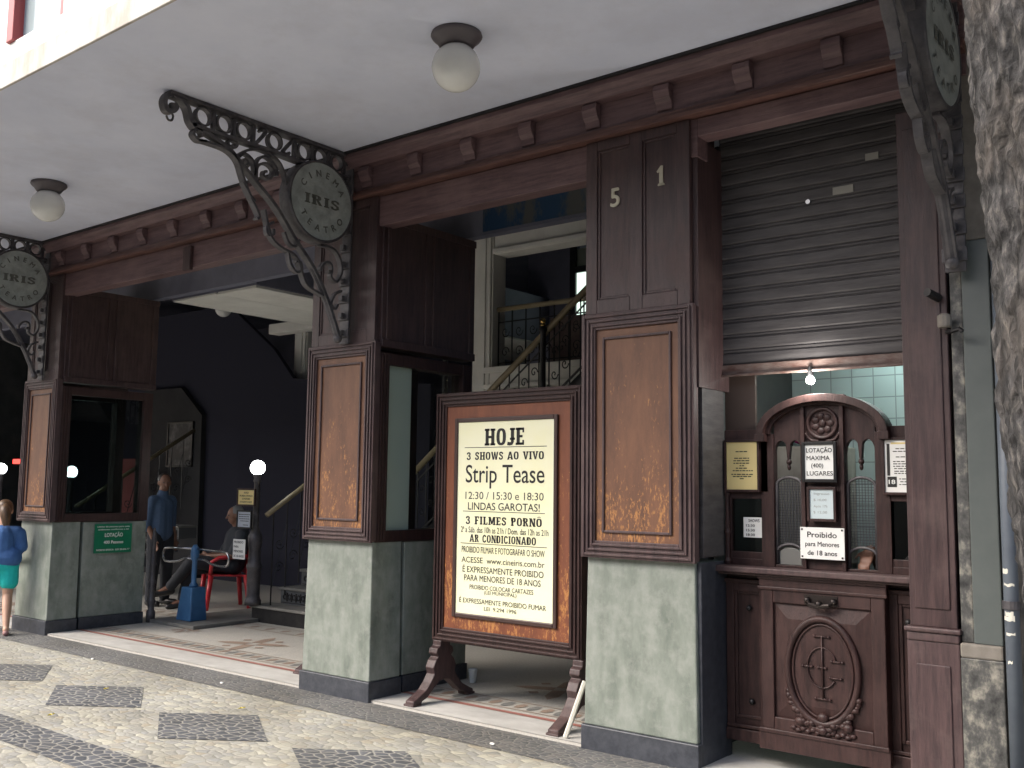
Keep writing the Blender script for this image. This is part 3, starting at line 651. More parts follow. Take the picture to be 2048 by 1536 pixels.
dp.box(-2.485, -1.755, .25, .2705, 1.03, 1.10).box(-2.49, -1.75, .24, .26, 1.025, 1.045).box(-2.49, -1.75, .24, .26, 1.085, 1.105)
door = build(dp, 'door_panel', M['wood_red'], BT, .005)
fp = MB(); fieldpanel(fp, -2.40, -1.84, .315, .955, .2695, .016, .085)
build(fp, 'field', M['wood_red'], door)
OC = (-2.115, .60)
ov = MB(); ov.tube([(OC[0]+.2*math.cos(2*math.pi*j/40),   .249, OC[1]+.285*math.sin(2*math.pi*j/40)) for j in range(40)], .02, 8, True)
ov.tube([(OC[0]+.17*math.cos(2*math.pi*j/40), .252, OC[1]+.255*math.sin(2*math.pi*j/40)) for j in range(40)], .008, 6, True)
build(ov, 'oval_moulding', M['wood_red'], door, 0, True)
mo = MB()
mo.tube([(OC[0]+.085*math.cos(t), .248, OC[1]+.02+.11*math.sin(t)) for t in [R(20+k*16) for k in range(20)]], .005, 6)
mo.tube([(OC[0], .246, OC[1]+.19), (OC[0]+.002, .246, OC[1]-.15)], .005, 6)
for dx, dz, L_ in ((0, .19, .04), (0, -.15, .04), (-.085, .02, .025), (.085, .06, .03), (.075, -.03, .03), (0, .02, .02)):
    mo.tube([(OC[0]+dx-L_, .247, OC[1]+dz), (OC[0]+dx+L_, .247, OC[1]+dz)], .006, 6); mo.ball((OC[0]+dx-L_, .247, OC[1]+dz), .009, 8, 6); mo.ball((OC[0]+dx+L_, .247, OC[1]+dz), .009, 8, 6)
build(mo, 'monogram', M['wood_red'], door, 0, True)
wr = MB(); random.seed(3)
for k in range(34):
    t = R(205+130*k/33); rr = 1.02+.10*random.random()
    wr.ball((OC[0]+.205*rr*math.cos(t), .243+.01*random.random(), OC[1]+.29*rr*math.sin(t)), (.017+.012*random.random(), .016, .012+.012*random.random()), 8, 6)
for dx, dz, r_ in ((0, -.25, .034), (-.06, -.285, .022), (.06, -.285, .022), (0, -.32, .03), (-.13, -.285, .03), (.14, -.285, .03)): wr.ball((OC[0]+dx, .243, OC[1]+dz), (r_, .02, r_*.8), 10, 8)
for k in range(13): wr.ball((OC[0]-.17+.028*k, .248, OC[1]-.325-.01*(k % 2)), (.02, .014, .014), 8, 6)
build(wr, 'carved_garland', M['wood_red'], door, 0, True)
cf = MB()
for k in range(16):
    cx = -2.43+.042*k
    cf.tube([(cx+.016*math.cos(2*math.pi*j/12), .266, 1.065+.013*math.sin(2*math.pi*j/12)) for j in range(12)], .005, 5, True)
build(cf, 'carved_frieze', M['wood_red'], door, 0, True)
hd = MB().tube([(-2.19, .24, .985), (-2.17, .215, .965), (-2.115, .21, .955), (-2.06, .215, .965), (-2.04, .24, .985)], .012, 6).ball((-2.19, .24, .985), .02).ball((-2.04, .24, .985), .02).ball((-2.115, .215, .97), .02)
hd.box(-2.21, -2.02, .245, .252, .96, 1.015)
build(hd, 'handle', mat('dark_bronze', (.035, .028, .026), rough=.35, metal=.6), door, 0)
for x_, z_ in ((-2.585, .90), (-2.575, .36), (-1.67, .90), (-1.66, .36)):
    build(MB().ball((x_, .335, z_), .018, 12, 8), 'bolt_head', M['iron2'], BT, 0, True)
build(MB().box(-2.76, -1.49, .20, .50, 1.115, 1.15).box(-2.75, -1.49, .235, .48, 1.10, 1.1155), 'counter', M['wood_grey'], BT, .01, seg=3)
# upper screen
for x0, x1 in ((-2.735, -2.455), (-1.785, -1.50)):
    up = MB(); ringbox(up, x0, x1, 1.15, 1.585, .04, .34, .39); up.box(x0+.03, x1-.03, .345, .385, 1.15, 1.23)
    up.box(x0, x1, .335, .395, 1.585, 1.96)
    for cx in ((x0+.02,) if x0 < -2 else (x1-.02,)):
        up.lathe([(.02, 0), (.022, .02), (.014, .04), (.014, .17), (.02, .19), (.013, .21), (.012, .40), (.02, .43)], (cx, .325, 1.152), 10)
    build(up, 'side_light', M['wood_red'], BT, .003)
ce = MB().box(-2.25, -1.995, .345, .39, 1.15, 2.15)
ce.box(-2.25, -2.225, .325, .3455, 1.15, 2.1).box(-2.02, -1.995, .325, .3455, 1.15, 2.1)
for x0, x1 in ((-2.50, -2.42), (-1.825, -1.745)): ce.box(x0, x1, .335, .395, 1.15, 1.93)
ce.box(-2.42, -2.25, .345, .385, 1.15, 1.165).box(-1.995, -1.825, .345, .385, 1.15, 1.165)
# spandrels with trefoil arches, cut as one board per light
def spandrel(x0, x1):
    n = 24; mb = ce; top = []; bot = []
    for k in range(n+1):
        x_ = x0+(x1-x0)*k/n; t = k/n
        a = (x_+2.122)/.36; top.append(1.93+.19*math.sqrt(max(0, 1-a*a)))
        s_ = t*2 % 1 if t < 1 else 1
        lobe = math.sqrt(max(0, 1-(2*s_-1)**2)); drop = .06 if abs(t-.5) < .06 else 0
        bot.append(1.80+.09*lobe-drop)
    P = [(x0+(x1-x0)*k/n, bot[k]) for k in range(n+1)]+[(x0+(x1-x0)*k/n, max(top[k], bot[k]+.005)) for k in range(n, -1, -1)]
    for k in range(n):
        v = [(P[k][0], .35, bot[k]), (P[k+1][0], .35, bot[k+1]), (P[k+1][0], .35, max(top[k+1], bot[k+1]+.005)), (P[k][0], .35, max(top[k], bot[k]+.005))]
        mb.add(v+[(q[0], .385, q[2]) for q in v], [(0, 1, 2, 3), (7, 6, 5, 4), (0, 4, 5, 1), (2, 6, 7, 3)])
spandrel(-2.42, -2.25); spandrel(-1.995, -1.825)
for cx in (-2.335, -1.91): ce.ball((cx, .365, 1.735), (.012, .012, .02), 8, 6).ball((cx, .365, 1.765), .018, 8, 6)
build(ce, 'window_screen', M['wood_red'], BT, .003)
ar = MB()
for r_, h, ya, yb, th in ((.385, .225, .28, .39, .045), (.345, .195, .32, .39, .03)):
    n = 32
    for k in range(n):
        t0, t1 = math.pi*k/n, math.pi*(k+1)/n
        v = []
        for yy in (ya, yb):
            for t in (t0, t1):
                for dr_ in (0, -th): v.append((-2.122+(r_+dr_)*math.cos(t), yy, 1.93+(h+dr_)*math.sin(t)))
        ar.add(v, [(0, 1, 3, 2), (4, 6, 7, 5), (0, 2, 6, 4), (1, 5, 7, 3)])
ar.box(-2.515, -2.455, .28, .39, 1.885, 1.93).box(-1.79, -1.73, .28, .39, 1.885, 1.93)
build(ar, 'arch_hood', M['wood_red'], BT, .003)
md = MB().tube([(-2.122+.085*math.cos(2*math.pi*j/28), .342, 1.985+.085*math.sin(2*math.pi*j/28)) for j in range(28)], .012, 6, True)
for k in range(7):
    a = k*.9; md.ball((-2.122+.045*math.cos(a), .345, 1.985+.045*math.sin(a)), (.024, .007, .02), 8, 6)
md.ball((-2.122, .344, 1.985), (.022, .009, .022), 8, 6)
for sx in (-1, 1):
    q = smooth_pts([(-2.122+sx*.02, .342, 1.885), (-2.122+sx*.07, .342, 1.89), (-2.122+sx*.10, .342, 1.93)]); md.tube(q, .009, 6)
build(md, 'carved_medallion', M['wood_red'], BT, 0, True)
GW = mat('grille_wire', (.10, .10, .11), rough=.4, metal=.6)
for x0, x1 in ((-2.42, -2.25), (-1.995, -1.825)):
    gr = MB()
    n = int((x1-x0)/.0155)
    for k in range(1, n): gr.box(x0+k*(x1-x0)/n-.0014, x0+k*(x1-x0)/n+.0014, .364, .368, 1.29, 1.62+.05*math.sin(math.pi*k/n))
    for k in range(24): gr.box(x0, x1, .3685, .372, 1.295+.0155*k-.0014, 1.295+.0155*k+.0014)
    build(gr, 'grille', GW, BT)
for x0, x1 in ((-2.42, -2.25), (-1.995, -1.825)):
    gf = MB(); xm = (x0+x1)/2; hw = (x1-x0)/2
    gf.tube([(x0+.008, .36, 1.17), (x0+.008, .36, 1.62)]+[(xm-hw*.95*math.cos(math.pi*k/10), .36, 1.62+.055*math.sin(math.pi*k/10)) for k in range(1, 10)]+[(x1-.008, .36, 1.62), (x1-.008, .36, 1.17)], .01, 6)
    gf.tube([(xm-hw*.95*math.cos(math.pi*k/10), .36, 1.235+.05*math.sin(math.pi*k/10)) for k in range(11)], .009, 6)
    build(gf, 'grille_frame', M['iron'], BT, 0, True)
build(MB().prism([(-2.41, 1.166)]+[(-2.335-.075*math.cos(math.pi*k/10), 1.22+.045*math.sin(math.pi*k/10)) for k in range(11)]+[(-2.26, 1.166)], 'y', .366, .374), 'hatch_flap', mat('grey_hatch_plate', (.15, .15, .14), rough=.5), BT, .002)
for x0, x1 in ((-2.695, -2.495), (-1.745, -1.54)): build(MB().box(x0, x1, .362, .367, 1.23, 1.546), 'pane', M['glass'], BT)
build(MB().box(-2.76, -2.56, .40, .425, 1.96, 2.30), 'filler_board', mat('brown_filler_board', (.035, .022, .018), rough=.6), BT)
# booth room
rm = MB().box(-2.86, -1.2, 1.7, 1.74, .02, 3.0)
build(rm, 'tiled_wall', M['tile'], BT)
build(MB().box(-2.90, -2.861, .43, 1.74, .02, 3.0), 'room_wall', M['lwall'], BT)
build(MB().box(-1.2, -1.16, .43, 1.74, .02, 3), 'room_wall', M['lwall'], BT)
build(MB().box(-2.9, -1.16, .43, 1.74, 2.6, 2.64), 'room_ceiling', M['white'], BT)
build(MB().box(-2.2, -1.21, 1.45, 1.69, .9, 1.62), 'room_cupboard', M['black'], BT, .01)
tag(build(MB().ball((-2.62, 1.45, 1.98), (.17, .1, .07), 14, 8), 'bag', mat('magenta_cloth', (.45, .02, .25), rough=.7), None, 0, True), 'magenta bag on the shelf behind the booth window', 'bag')
tag(build(MB().box(-2.83, -2.40, 1.3, 1.69, 1.1, 1.9), 'storage_cabinet', M['beige'], None, .01), 'pale storage cabinet inside the booth under the magenta bag', 'cabinet')
lb = thing('ceiling_bulb', 'bright bare bulb hanging under the shutter over the booth arch', 'lamp', (-2.17, .30, 2.2))
build(MB().ball((-2.17, .30, 2.235), .024, 16, 12), 'bulb', M['bulb2'], lb, 0, True)
build(MB().lathe([(.016, 0), (.018, .03), (.012, .05)], (-2.17, .30, 2.262), 10), 'socket', M['black'], lb)
pl = bpy.data.lights.new('bulb_light', 'POINT'); pl.energy = 4; pl.shadow_soft_size = .03; pl.color = (1, .97, .9)
plo = bpy.data.objects.new('bulb_light', pl); COL.objects.link(plo); plo.location = (-2.17, .285, 2.20); plo.location = (0, -.06, .02); plo.parent = lb
tl = thing('tube_lamp', 'lit tube lamp on the tiled booth wall', 'lamp', (-1.5, 1.66, 2.2))
build(MB().lathe([(.018, 0), (.018, .55)], (-2.2, 1.3, 2.56), 10, 'x'), 'tube', emis('fluorescent_tube', (.85, 1, .97), 10), tl, 0, True)
build(MB().box(-2.25, -1.6, 1.28, 1.32, 2.575, 2.60), 'fitting', M['white'], tl)

# ------------------------------------------------------------------ roller shutter
RS = thing('roller_shutter', 'half raised grey steel roller shutter above the ticket booth', 'shutter', (-2.15, .3, 2.3))
prof = []; z = 2.36
sh = MB(); pts = []
while z < 3.78:
    pts += [(.330, z), (.323, z+.003), (.320, z+.010), (.319, z+.035), (.320, z+.064), (.323, z+.069), (.329, z+.071), (.329, z+.074), (.324, z+.077), (.324, z+.088), (.330, z+.092)]; z += .0945
n = len(pts); sh.add([(-2.745, p[0], p[1]) for p in pts]+[(-1.55, p[0], p[1]) for p in pts], [(i, i+1, n+i+1, n+i) for i in range(n-1)])
build(sh, 'slat_curtain', M['shutter'], RS)
build(MB().box(-2.745, -1.55, .31, .345, 2.29, 2.36).box(-2.745, -1.55, .29, .31, 2.285, 2.30), 'bottom_rail', M['rust'], RS, .004)
build(MB().box(-2.76, -2.735, .29, .36, 2.29, 3.75), 'guide', M['iron2'], RS)
for nm, x_, z_, w_, h in (('sticker', -1.79, 3.50, .075, .04), ('sticker', -1.96, 3.335, .12, .045)):
    build(MB().box(x_-w_/2, x_+w_/2, .312, .3165, z_-h/2, z_+h/2), nm, mat('faded_sticker', (.26, .25, .22), rough=.6), RS)
build(MB().lathe([(.014, 0), (.014, .006)], (-2.17, .311, 3.30), 12, 'y'), 'keyhole_cap', M['chrome'], RS)

# ------------------------------------------------------------------ signs
def sign(name, label, O, u, W_, H_, items, face, ink, frame=None, fw=.015, cat='sign', nrm=None, fm=None, extra=None, group=None):
    """O = lower left corner of the sheet, u = direction of reading, faces n"""
    O, u = Vector(O), Vector(u).normalized(); v = Vector((0, 0, 1)); nn = u.cross(v)
    t = thing(name, label, cat, tuple(O), group)
    def slabm(u0, u1, v0, v1, d0, d1):
        c = [O+u*a+v*b+nn*d for d in (d0, d1) for a, b in ((u0, v0), (u1, v0), (u1, v1), (u0, v1))]
        return MB().add(c, [(3, 2, 1, 0), (4, 5, 6, 7), (0, 1, 5, 4), (1, 2, 6, 5), (2, 3, 7, 6), (3, 0, 4, 7)])
    build(slabm(0, W_, 0, H_, 0, .006), 'sheet', face, t)
    if frame:
        f = MB()
        for a in ((-fw, 0, -fw, H_+fw), (W_, W_+fw, -fw, H_+fw), (0, W_, -fw, 0), (0, W_, H_, H_+fw)):
            s_ = slabm(*a, -.004, .016); f.add(s_.v, s_.f)
        build(f, 'frame', fm or frame, t, .002)
    if items:
        for it in items: build(letters(MB(), O+nn*.0072, u, v, [it]), 'lettering', ink, t)
    if extra: extra(t, O, u, v, nn, slabm)
    return t
ux = (1, 0, 0)
def lines(k, x0, x1, y0, dy, h): return [('—'*6, (x0+x1)/2+(0.012 if i % 2 else 0), y0-dy*i, h, (x1-x0)*(.75+.25*((i*7) % 3)/2), 0) for i in range(k)]
def dashes(rows):      # unreadable small print: rows of short word-like bars
    def ex(t, O, u, v, nn, slabm):
        mb = MB(); rnd = random.Random(5)
        for x0, x1, yb, h in rows:
            x_ = x0
            while x_ < x1-.004:
                w_ = min(rnd.uniform(.010, .026), x1-x_)
                s_ = slabm(x_, x_+w_, yb, yb+h, .0065, .0072); mb.add(s_.v, s_.f); x_ += w_+.005
        build(mb, 'small_print', M['ink2'], t)
    return ex
sign('framed_notice', 'cream yellow framed notice with small print beside the booth arch', (-2.712, .322, 1.60), ux, .20, .285, [], M['cream'], M['ink2'], M['wood_red'], .014,
     extra=dashes([(.06, .14, .225, .006), (.05, .15, .185, .006), (.045, .15, .17, .006), (.045, .155, .155, .006), (.085, .115, .14, .006), (.06, .14, .125, .006), (.04, .17, .11, .006), (.03, .17, .088, .006), (.04, .165, .075, .006), (.085, .115, .062, .006)]))
sign('capacity_sign', 'black framed white sign reading LOTAÇÃO MAXIMA LUGARES on the booth mullion', (-2.213, .308, 1.665), ux, .168, .195,
     [('LOTAÇÃO', .084, .152, .026, .15, .012), ('MAXIMA', .078, .108, .026, .135, .012), ('(400)', .072, .066, .024, .07, .012), ('LUGARES', .086, .02, .026, .152, .012)], M['paper'], M['ink'], M['black'], .018)
sign('price_list', 'pale blue handwritten price sheet in a red frame below the capacity sign', (-2.19, .312, 1.44), ux, .138, .165,
     [('Ingresso', .07, .135, .014, .09, 0), ('$ 10,00', .06, .10, .014, .075, 0), ('Após 17h', .062, .064, .014, .08, 0), ('$ 12,00', .06, .03, .014, .08, 0)], mat('pale_blue_paper', (.55, .64, .66), rough=.5), M['ink3'], M['wood_red'], .016)
def screws(t, O, u, v, nn, slabm):
    mb = MB()
    for a, b in ((.012, .012), (.244, .012), (.012, .166), (.244, .166)):
        s_ = slabm(a-.005, a+.005, b-.005, b+.005, .0065, .009); mb.add(s_.v, s_.f)
    build(mb, 'screws', M['ink'], t)
sign('warning_sign', 'white enamel sign reading Proibido para Menores de 18 anos screwed to the booth', (-2.25, .308, 1.212), ux, .256, .178,
     [('Proibido', .128, .122, .033, .17, .012), ('para Menores', .128, .072, .028, .196, .012), ('de 18 anos', .128, .022, .028, .17, .012)], M['paper'], M['ink'], extra=screws)
sign('schedule_note', 'small white handwritten note of show times in the booth side pane', (-2.622, .355, 1.315), ux, .118, .12,
     [('SHOWS', .068, .092, .018, .07, .02), ('12:30', .045, .064, .015, .055, .02), ('15:30', .045, .036, .015, .055, .02), ('18:30', .045, .009, .015, .055, .02)], M['paper'], M['ink'])
def rating(t, O, u, v, nn, slabm):
    a = slabm(.012, .062, .028, .085, .0065, .0075); build(a, 'rating_badge', M['ink'], t)
    b = slabm(.012, .028, .09, .265, .0065, .0075); build(b, 'dark_stripe', M['ink'], t)
    c = slabm(.035, .15, .262, .272, .0065, .0075); build(c, 'yellow_stripe', M['cream'], t)
    build(letters(MB(), O+nn*.0085, u, v, [('18', .037, .045, .024, .034, .02)]), 'badge_lettering', M['paper'], t)
    dashes([(.06, .15, .235, .005), (.045, .16, .22, .005), (.06, .15, .19, .005), (.045, .17, .165, .005), (.045, .17, .152, .005), (.045, .17, .139, .005), (.05, .17, .126, .005), (.05, .17, .112, .005), (.05, .17, .10, .005), (.075, .17, .07, .005), (.08, .17, .055, .005), (.075, .17, .04, .005)])(t, O, u, v, nn, slabm)
sign('rating_notice', 'white certificate with black 18 badge partly hidden by the wood column', (-1.765, .322, 1.595), ux, .2, .285, [], M['paper'], M['ink2'], M['wood_red'], .014, extra=rating)
sign('green_capacity_sign', 'green enamel LOTAÇÃO 400 Pessoas sign on the stone dado behind the girl', (-10.287, .465, .825), (0, 1, 0), .44, .315,
     [('Limite de pessoas para este', .22, .278, .018, .38, .02), ('ambiente conforme a lei', .22, .248, .016, .36, .02), ('LOTAÇÃO', .225, .175, .042, .21, .03), ('400 Pessoas', .225, .10, .034, .23, .03), ('NORMA BÁSICA', .13, .025, .018, .2, .02), ('LEI 20.04.77', .335, .025, .018, .17, .02)],
     M['green'], mat('sign_white_letters', (.75, .78, .72), rough=.5))
# house numerals
for dgt, x_, z_, h in (('5', -3.30, 3.385, .125), ('1', -2.965, 3.465, .12)):
    nmb = letters(MB(), (x_, -.0205, z_), ux, (0, 0, 1), [(dgt, 0, 0, h, .062 if dgt == '5' else .04, .018)])
    if dgt == '1':
        nmb = MB(); pz = [(-.012, 0), (.012, 0), (.012, .12), (-.002, .12), (-.03, .088), (-.026, .078), (-.012, .088)]
        nmb.add([(x_+p[0], -.0205, z_+p[1]) for p in pz], [tuple(range(7))]); nmb.add([(x_+a, -.0205, z_+b) for a, b in ((-.024, -.004), (.024, -.004), (.02, .008), (-.02, .008))], [(0, 1, 2, 3)])
    front = list(nmb.v); f0 = list(nmb.f); k = len(front)
    nmb.v += [(p[0], p[1]-.008, p[2]) for p in front]; nmb.f += [tuple(i+k for i in q) for q in f0]
    tag(build(nmb, 'house_numeral', M['numeral']), 'pale metal numeral %s on the upper post beside the shutter' % ('five' if dgt == '5' else 'one'), 'numeral')

# ------------------------------------------------------------------ poster stand
PS = thing('poster_stand', 'tall red brown wooden poster stand with a yellow poster on carved feet', 'poster stand', (-4.45, .36, 0))
X0, X1, Z0, Z1 = -5.125, -3.775, .455, 2.30
fr = MB(); fw = .105
fr.box(X0+.02, X1-.02, .335, .375, Z0+.02, Z1-.02)
ringbox(fr, X0, X1, Z0, Z1, fw, .315, .385)
for k in range(3): i = .012+.031*k; ringbox(fr, X0+i, X1-i, Z0+i, Z1-i, .015, .303, .316)
build(fr, 'frame', M['wood_red'], PS, .004)
build(MB().box(X0+fw-.002, X1-fw+.002, .327, .336, Z0+fw-.002, Z1-fw+.002), 'panel', M['stand_panel'], PS)
PX0, PX1, PZ0, PZ1 = -4.90, -4.01, .675, 2.075
bd = ringbox(MB(), PX0-.03, PX1+.03, PZ0-.03, PZ1+.03, .032, .308, .3275)
build(bd, 'poster_bead', mat('bead_wood', (.05, .026, .022), rough=.4), PS, .006)
po = build(MB().box(PX0, PX1, .319, .323, PZ0, PZ1), 'poster', M['yellow'], PS)
PW, PH = PX1-PX0, PZ1-PZ0
def prow(s, x0, x1, y0, y1, st):
    a = (x0-172)/543*PW; b = (x1-172)/543*PW; yt = (1-(y0-235)/1105)*PH; yb = (1-(y1-235)/1105)*PH
    return (s, (a+b)/2, yb, yt-yb, b-a, st)
big = [prow('HOJE', 330, 552, 278, 375, 'slab'), prow('3 SHOWS AO VIVO', 225, 660, 412, 457, 'slab'), prow('3 FILMES PORNÔ', 225, 652, 782, 828, 'slab'), prow('AR CONDICIONADO', 250, 622, 886, 929, 'slab')]
mid = [prow('Strip Tease', 222, 663, 480, 587, .006), prow('12:30 / 15:30 e 18:30', 222, 660, 639, 683, 0), prow('LINDAS GAROTAS!', 238, 640, 700, 744, .006),
       prow('ACESSE  www.cineiris.com.br', 205, 668, 1013, 1047, .006), prow('É EXPRESSAMENTE PROIBIDO', 212, 663, 1066, 1102, .006), prow('PARA MENORES DE 18 ANOS', 222, 648, 1114, 1150, .006)]
sml = [prow('2ª a Sáb. das 10h as 21h / Dom. das 12h as 21h', 198, 687, 840, 875, .006), prow('PROIBIDO FILMAR E FOTOGRAFAR O SHOW', 205, 668, 953, 990, .006),
       prow('PROIBIDO COLOCAR CARTAZES', 255, 610, 1170, 1196, .006), prow('(LEI MUNICIPAL)', 340, 520, 1199, 1219, .006), prow('É EXPRESSAMENTE PROIBIDO FUMAR', 195, 678, 1248, 1276, .006), prow('LEI  9.294 1996', 340, 520, 1288, 1310, .006)]
PO = (PX0, .3178, PZ0)
for it in big: build(letters(MB(), PO, ux, (0, 0, 1), [it]), 'lettering', M['ink'], po)
for it in mid: build(letters(MB(), PO, ux, (0, 0, 1), [it]), 'lettering', M['ink'], po)
for it in sml: build(letters(MB(), PO, ux, (0, 0, 1), [it]), 'lettering', M['ink2'], po)
rl = MB()
for yy, a, b in ((385, 213, 675), (754, 208, 668), (938, 197, 680)):
    z_ = PZ0+(1-(yy-235)/1105)*PH; rl.box(PX0+(a-172)/543*PW, PX0+(b-172)/543*PW, .3172, .3185, z_-.0022, z_+.0022)
build(rl, 'rules', M['ink2'], po)
legp = [(-.05, .46), (-.055, .42), (-.085, .405), (-.095, .37), (-.07, .345), (-.10, .32), (-.125, .27), (-.11, .225), (-.15, .17), (-.20, .12), (-.29, .075), (-.325, .06), (-.33, .022), (-.255, .022), (-.235, .05), (-.18, .07), (-.12, .12), (-.06, .165), (0, .175)]
legp = legp+[(-p[0], p[1]) for p in reversed(legp[:-1])]
def stand_leg(cx, cy, name='leg', m='wood'):
    return MB().prism([(cy+p[0], p[1]) for p in legp], 'x', cx-.042, cx+.042).box(cx-.05, cx+.05, cy-.34, cy-.25, .0215, .04).box(cx-.05, cx+.05, cy+.25, cy+.34, .0215, .04)
for cx in (-5.07, -3.80): build(stand_leg(cx, .36), 'leg', M['wood'], PS, .006)
# second stand seen only by its foot, behind pier two
P2 = thing('poster_stand', 'brown foot of a second stand poking out behind the stone pier', 'poster stand', (-6.45, .6, 0))
build(stand_leg(-6.62, .62), 'leg', M['wood_grey'], P2, .006)
build(MB().box(-6.66, -6.30, .59, .65, .46, 1.1), 'board', M['wood_red'], P2, .006)

tag(build(MB().tube([(-3.70, .03, .03), (-3.655, .18, .36)], [.017, .016], 6), 'wooden_stick', M['stickpaint']), 'short white painted stick leaning by the foot of the poster stand', 'stick')
tag(build(MB().lathe([(.026, 0), (.028, .005), (.038, .105), (.040, .11), (.036, .108), (.026, .006)], (-5.30, 1.0, .022), 16), 'plastic_cup', M['cup'], None, 0, True), 'clear plastic cup standing on the mosaic floor behind the poster stand', 'cup')

# ------------------------------------------------------------------ stairs, lamp posts, rails
def stair(x0, label, W_=2.05):
    t = thing('staircase', label, 'stairs', (x0, 2.0, 0), 'lobby stairs with pierced iron risers')
    zr = .02
    for k in range(5):
        y0 = 2.0+.3*k; z0 = .02+.19*k; w0 = x0-.12 if k == 0 else x0+.02
        s_ = build(MB().box(w0+.02, x0+W_, y0+.03, y0+.33, z0, z0+.16), 'step', M['iron2'] if k == 0 else mat('grey_iron_riser', (.09, .095, .10), rough=.5), t)
        build(MB().box(w0, x0+W_+.01, y0, y0+.33, z0+.16, z0+.19), 'tread', mat('worn_tread', (.16, .155, .14), (.24, .23, .21), 5, rough=.5), s_, .006)
        if 0 < k < 5:
            rp = MB().box(w0+.04, x0+W_-.02, y0+.028, y0+.0305, z0+.01, z0+.02)
            for j in range(int(W_/.085)):
                cx = w0+.10+.08*j
                rp.tube([(cx+.028*math.cos(2*math.pi*i/10), y0+.026, z0+.08+.028*math.sin(2*math.pi*i/10)) for i in range(10)], .008, 5, True)
                rp.box(cx+.034, cx+.046, y0+.018, y0+.034, z0+.03, z0+.13)
            build(rp, 'riser_tracery', M['iron2'], s_)
    rl_ = MB().tube([(x0+.12, 2.02, 1.24), (x0+.12, 2.75, 1.70), (x0+.12, 3.9, 2.43)], .032, 8)
    build(rl_, 'handrail', M['rail'], t, 0, True)
    bl = MB()
    for k in range(9):
        y_ = 2.12+.2*k; zb = .21+.633*(y_-2.0); zt = 1.2+.636*(y_-2.02)
        bl.tube([(x0+.12, y_, zb-.1), (x0+.12, y_, zt)], .009, 5)
        if k < 12:
            for dz, sg in ((.35, 1), (.62, -1)):
                q = [(x0+.12, y_+.1+.07*(1-i/20)*math.cos(sg*i*.5), zb+dz+.07*(1-i/20)*math.sin(sg*i*.5)) for i in range(20)]; bl.tube(q, .006, 4)
            bl.tube([(x0+.12, y_, zb+.1), (x0+.12, y_+.2, zb+.9)], .006, 4)
    build(bl, 'balustrade', M['iron2'], t)
    return t
st_a = stair(-9.45, 'iron staircase with pale handrail rising beside the lamp post with three notices')
def lamp_post(x_, y_, z_, label):
    t = thing('lamp_post', label, 'lamp post', (x_, y_, z_), 'lit globe posts at the lobby stairs')
    build(MB().lathe([(a_*.78, b_) for a_, b_ in [(.12, 0), (.12, .05), (.105, .07), (.095, .10), (.10, .40), (.115, .42), (.115, .45), (.095, .47), (.085, .62), (.095, .65), (.105, .72), (.105, .78), (.07, .84), (.05, .90), (.045, 1.4), (.06, 1.42), (.045, 1.45), (.06, 1.48), (.07, 1.5)]], (x_, y_, z_), 20), 'post', M['iron'], t, 0, True)
    build(MB().ball((x_, y_, z_+1.575), .085, 20, 14), 'globe', M['bulb'], t, 0, True)
    return t
lp = lamp_post(-9.50, 2.0, .212, 'iron lamp post with lit white globe carrying three small notices')
stb = stair(-13.77, 'iron staircase seen through the glass case of the pier', .85)
lpb = copy_tree(lp, (-4.32, .02, -.05), 'lit globe post seen through the glass case of the pier')
lpc = copy_tree(lp, (-6.47, 0, 0), 'lit globe post at the far end of the lobby behind the girl')
yc = 1.93
sign('small_notice', 'topmost notice on the lamp post, cream in a wood frame', (-9.68, yc-.05, 1.36), ux, .30, .165, [('AVISO', .15, .125, .02, .09, .02), ('PROIBIDA A ENTRADA', .15, .09, .02, .24, .02), ('DE MENORES', .15, .055, .02, .15, .02), ('DE DEZOITO ANOS', .15, .02, .02, .22, .02)], M['cream'], M['ink2'], M['wood_red'], .02)
sign('small_notice', 'middle notice on the lamp post, pale grey in a dark frame', (-9.67, yc-.05, 1.10), ux, .24, .175, [], mat('pale_grey_paper', (.42, .46, .52), rough=.5), M['ink2'], M['black'], .018, extra=dashes([(.02, .22, .14, .009), (.02, .21, .115, .009), (.02, .22, .09, .009), (.05, .2, .065, .009), (.1, .2, .02, .009)]))
sign('small_notice', 'lowest notice on the lamp post, white with bold black capitals', (-9.70, yc-.08, .735), ux, .225, .225, [('PROIBIDO', .105, .18, .026, .17, .02), ('PARA', .06, .128, .026, .09, .02), ('MENORES', .105, .076, .026, .17, .02), ('DE 18 ANOS', .11, .022, .026, .19, .02)], M['paper'], M['ink'])

# balcony railing, upper flight and its newels
rg = thing('balcony_railing', 'iron scroll railing with wooden rail on the white balcony', 'railing', (-7.2, 3.6, 2.96))
build(MB().tube([(-7.22, 3.6, 3.66), (-3.02, 3.6, 3.66)], .03, 8), 'handrail', M['rail'], rg, 0, True)
bl = MB()
for k in range(22):
    x_ = -7.2+.2*k
    bl.tube([(x_, 3.6, 2.97), (x_, 3.6, 3.64)], .009, 5)
    for dz, sg in ((.18, 1), (.42, -1)):
        bl.tube([(x_+.1+.06*(1-i/18)*math.cos(sg*i*.5), 3.6, 2.97+dz+.07*(1-i/18)*math.sin(sg*i*.5)) for i in range(18)], .006, 4)
for z_ in (3.02, 3.5): bl.box(-7.2, -3.02, 3.595, 3.605, z_, z_+.014)
build(bl, 'balustrade', M['iron2'], rg)
uf = thing('upper_staircase', 'upper flight with pale handrail climbing behind the top of the poster stand', 'stairs', (-7.5, 3.2, 1.5))
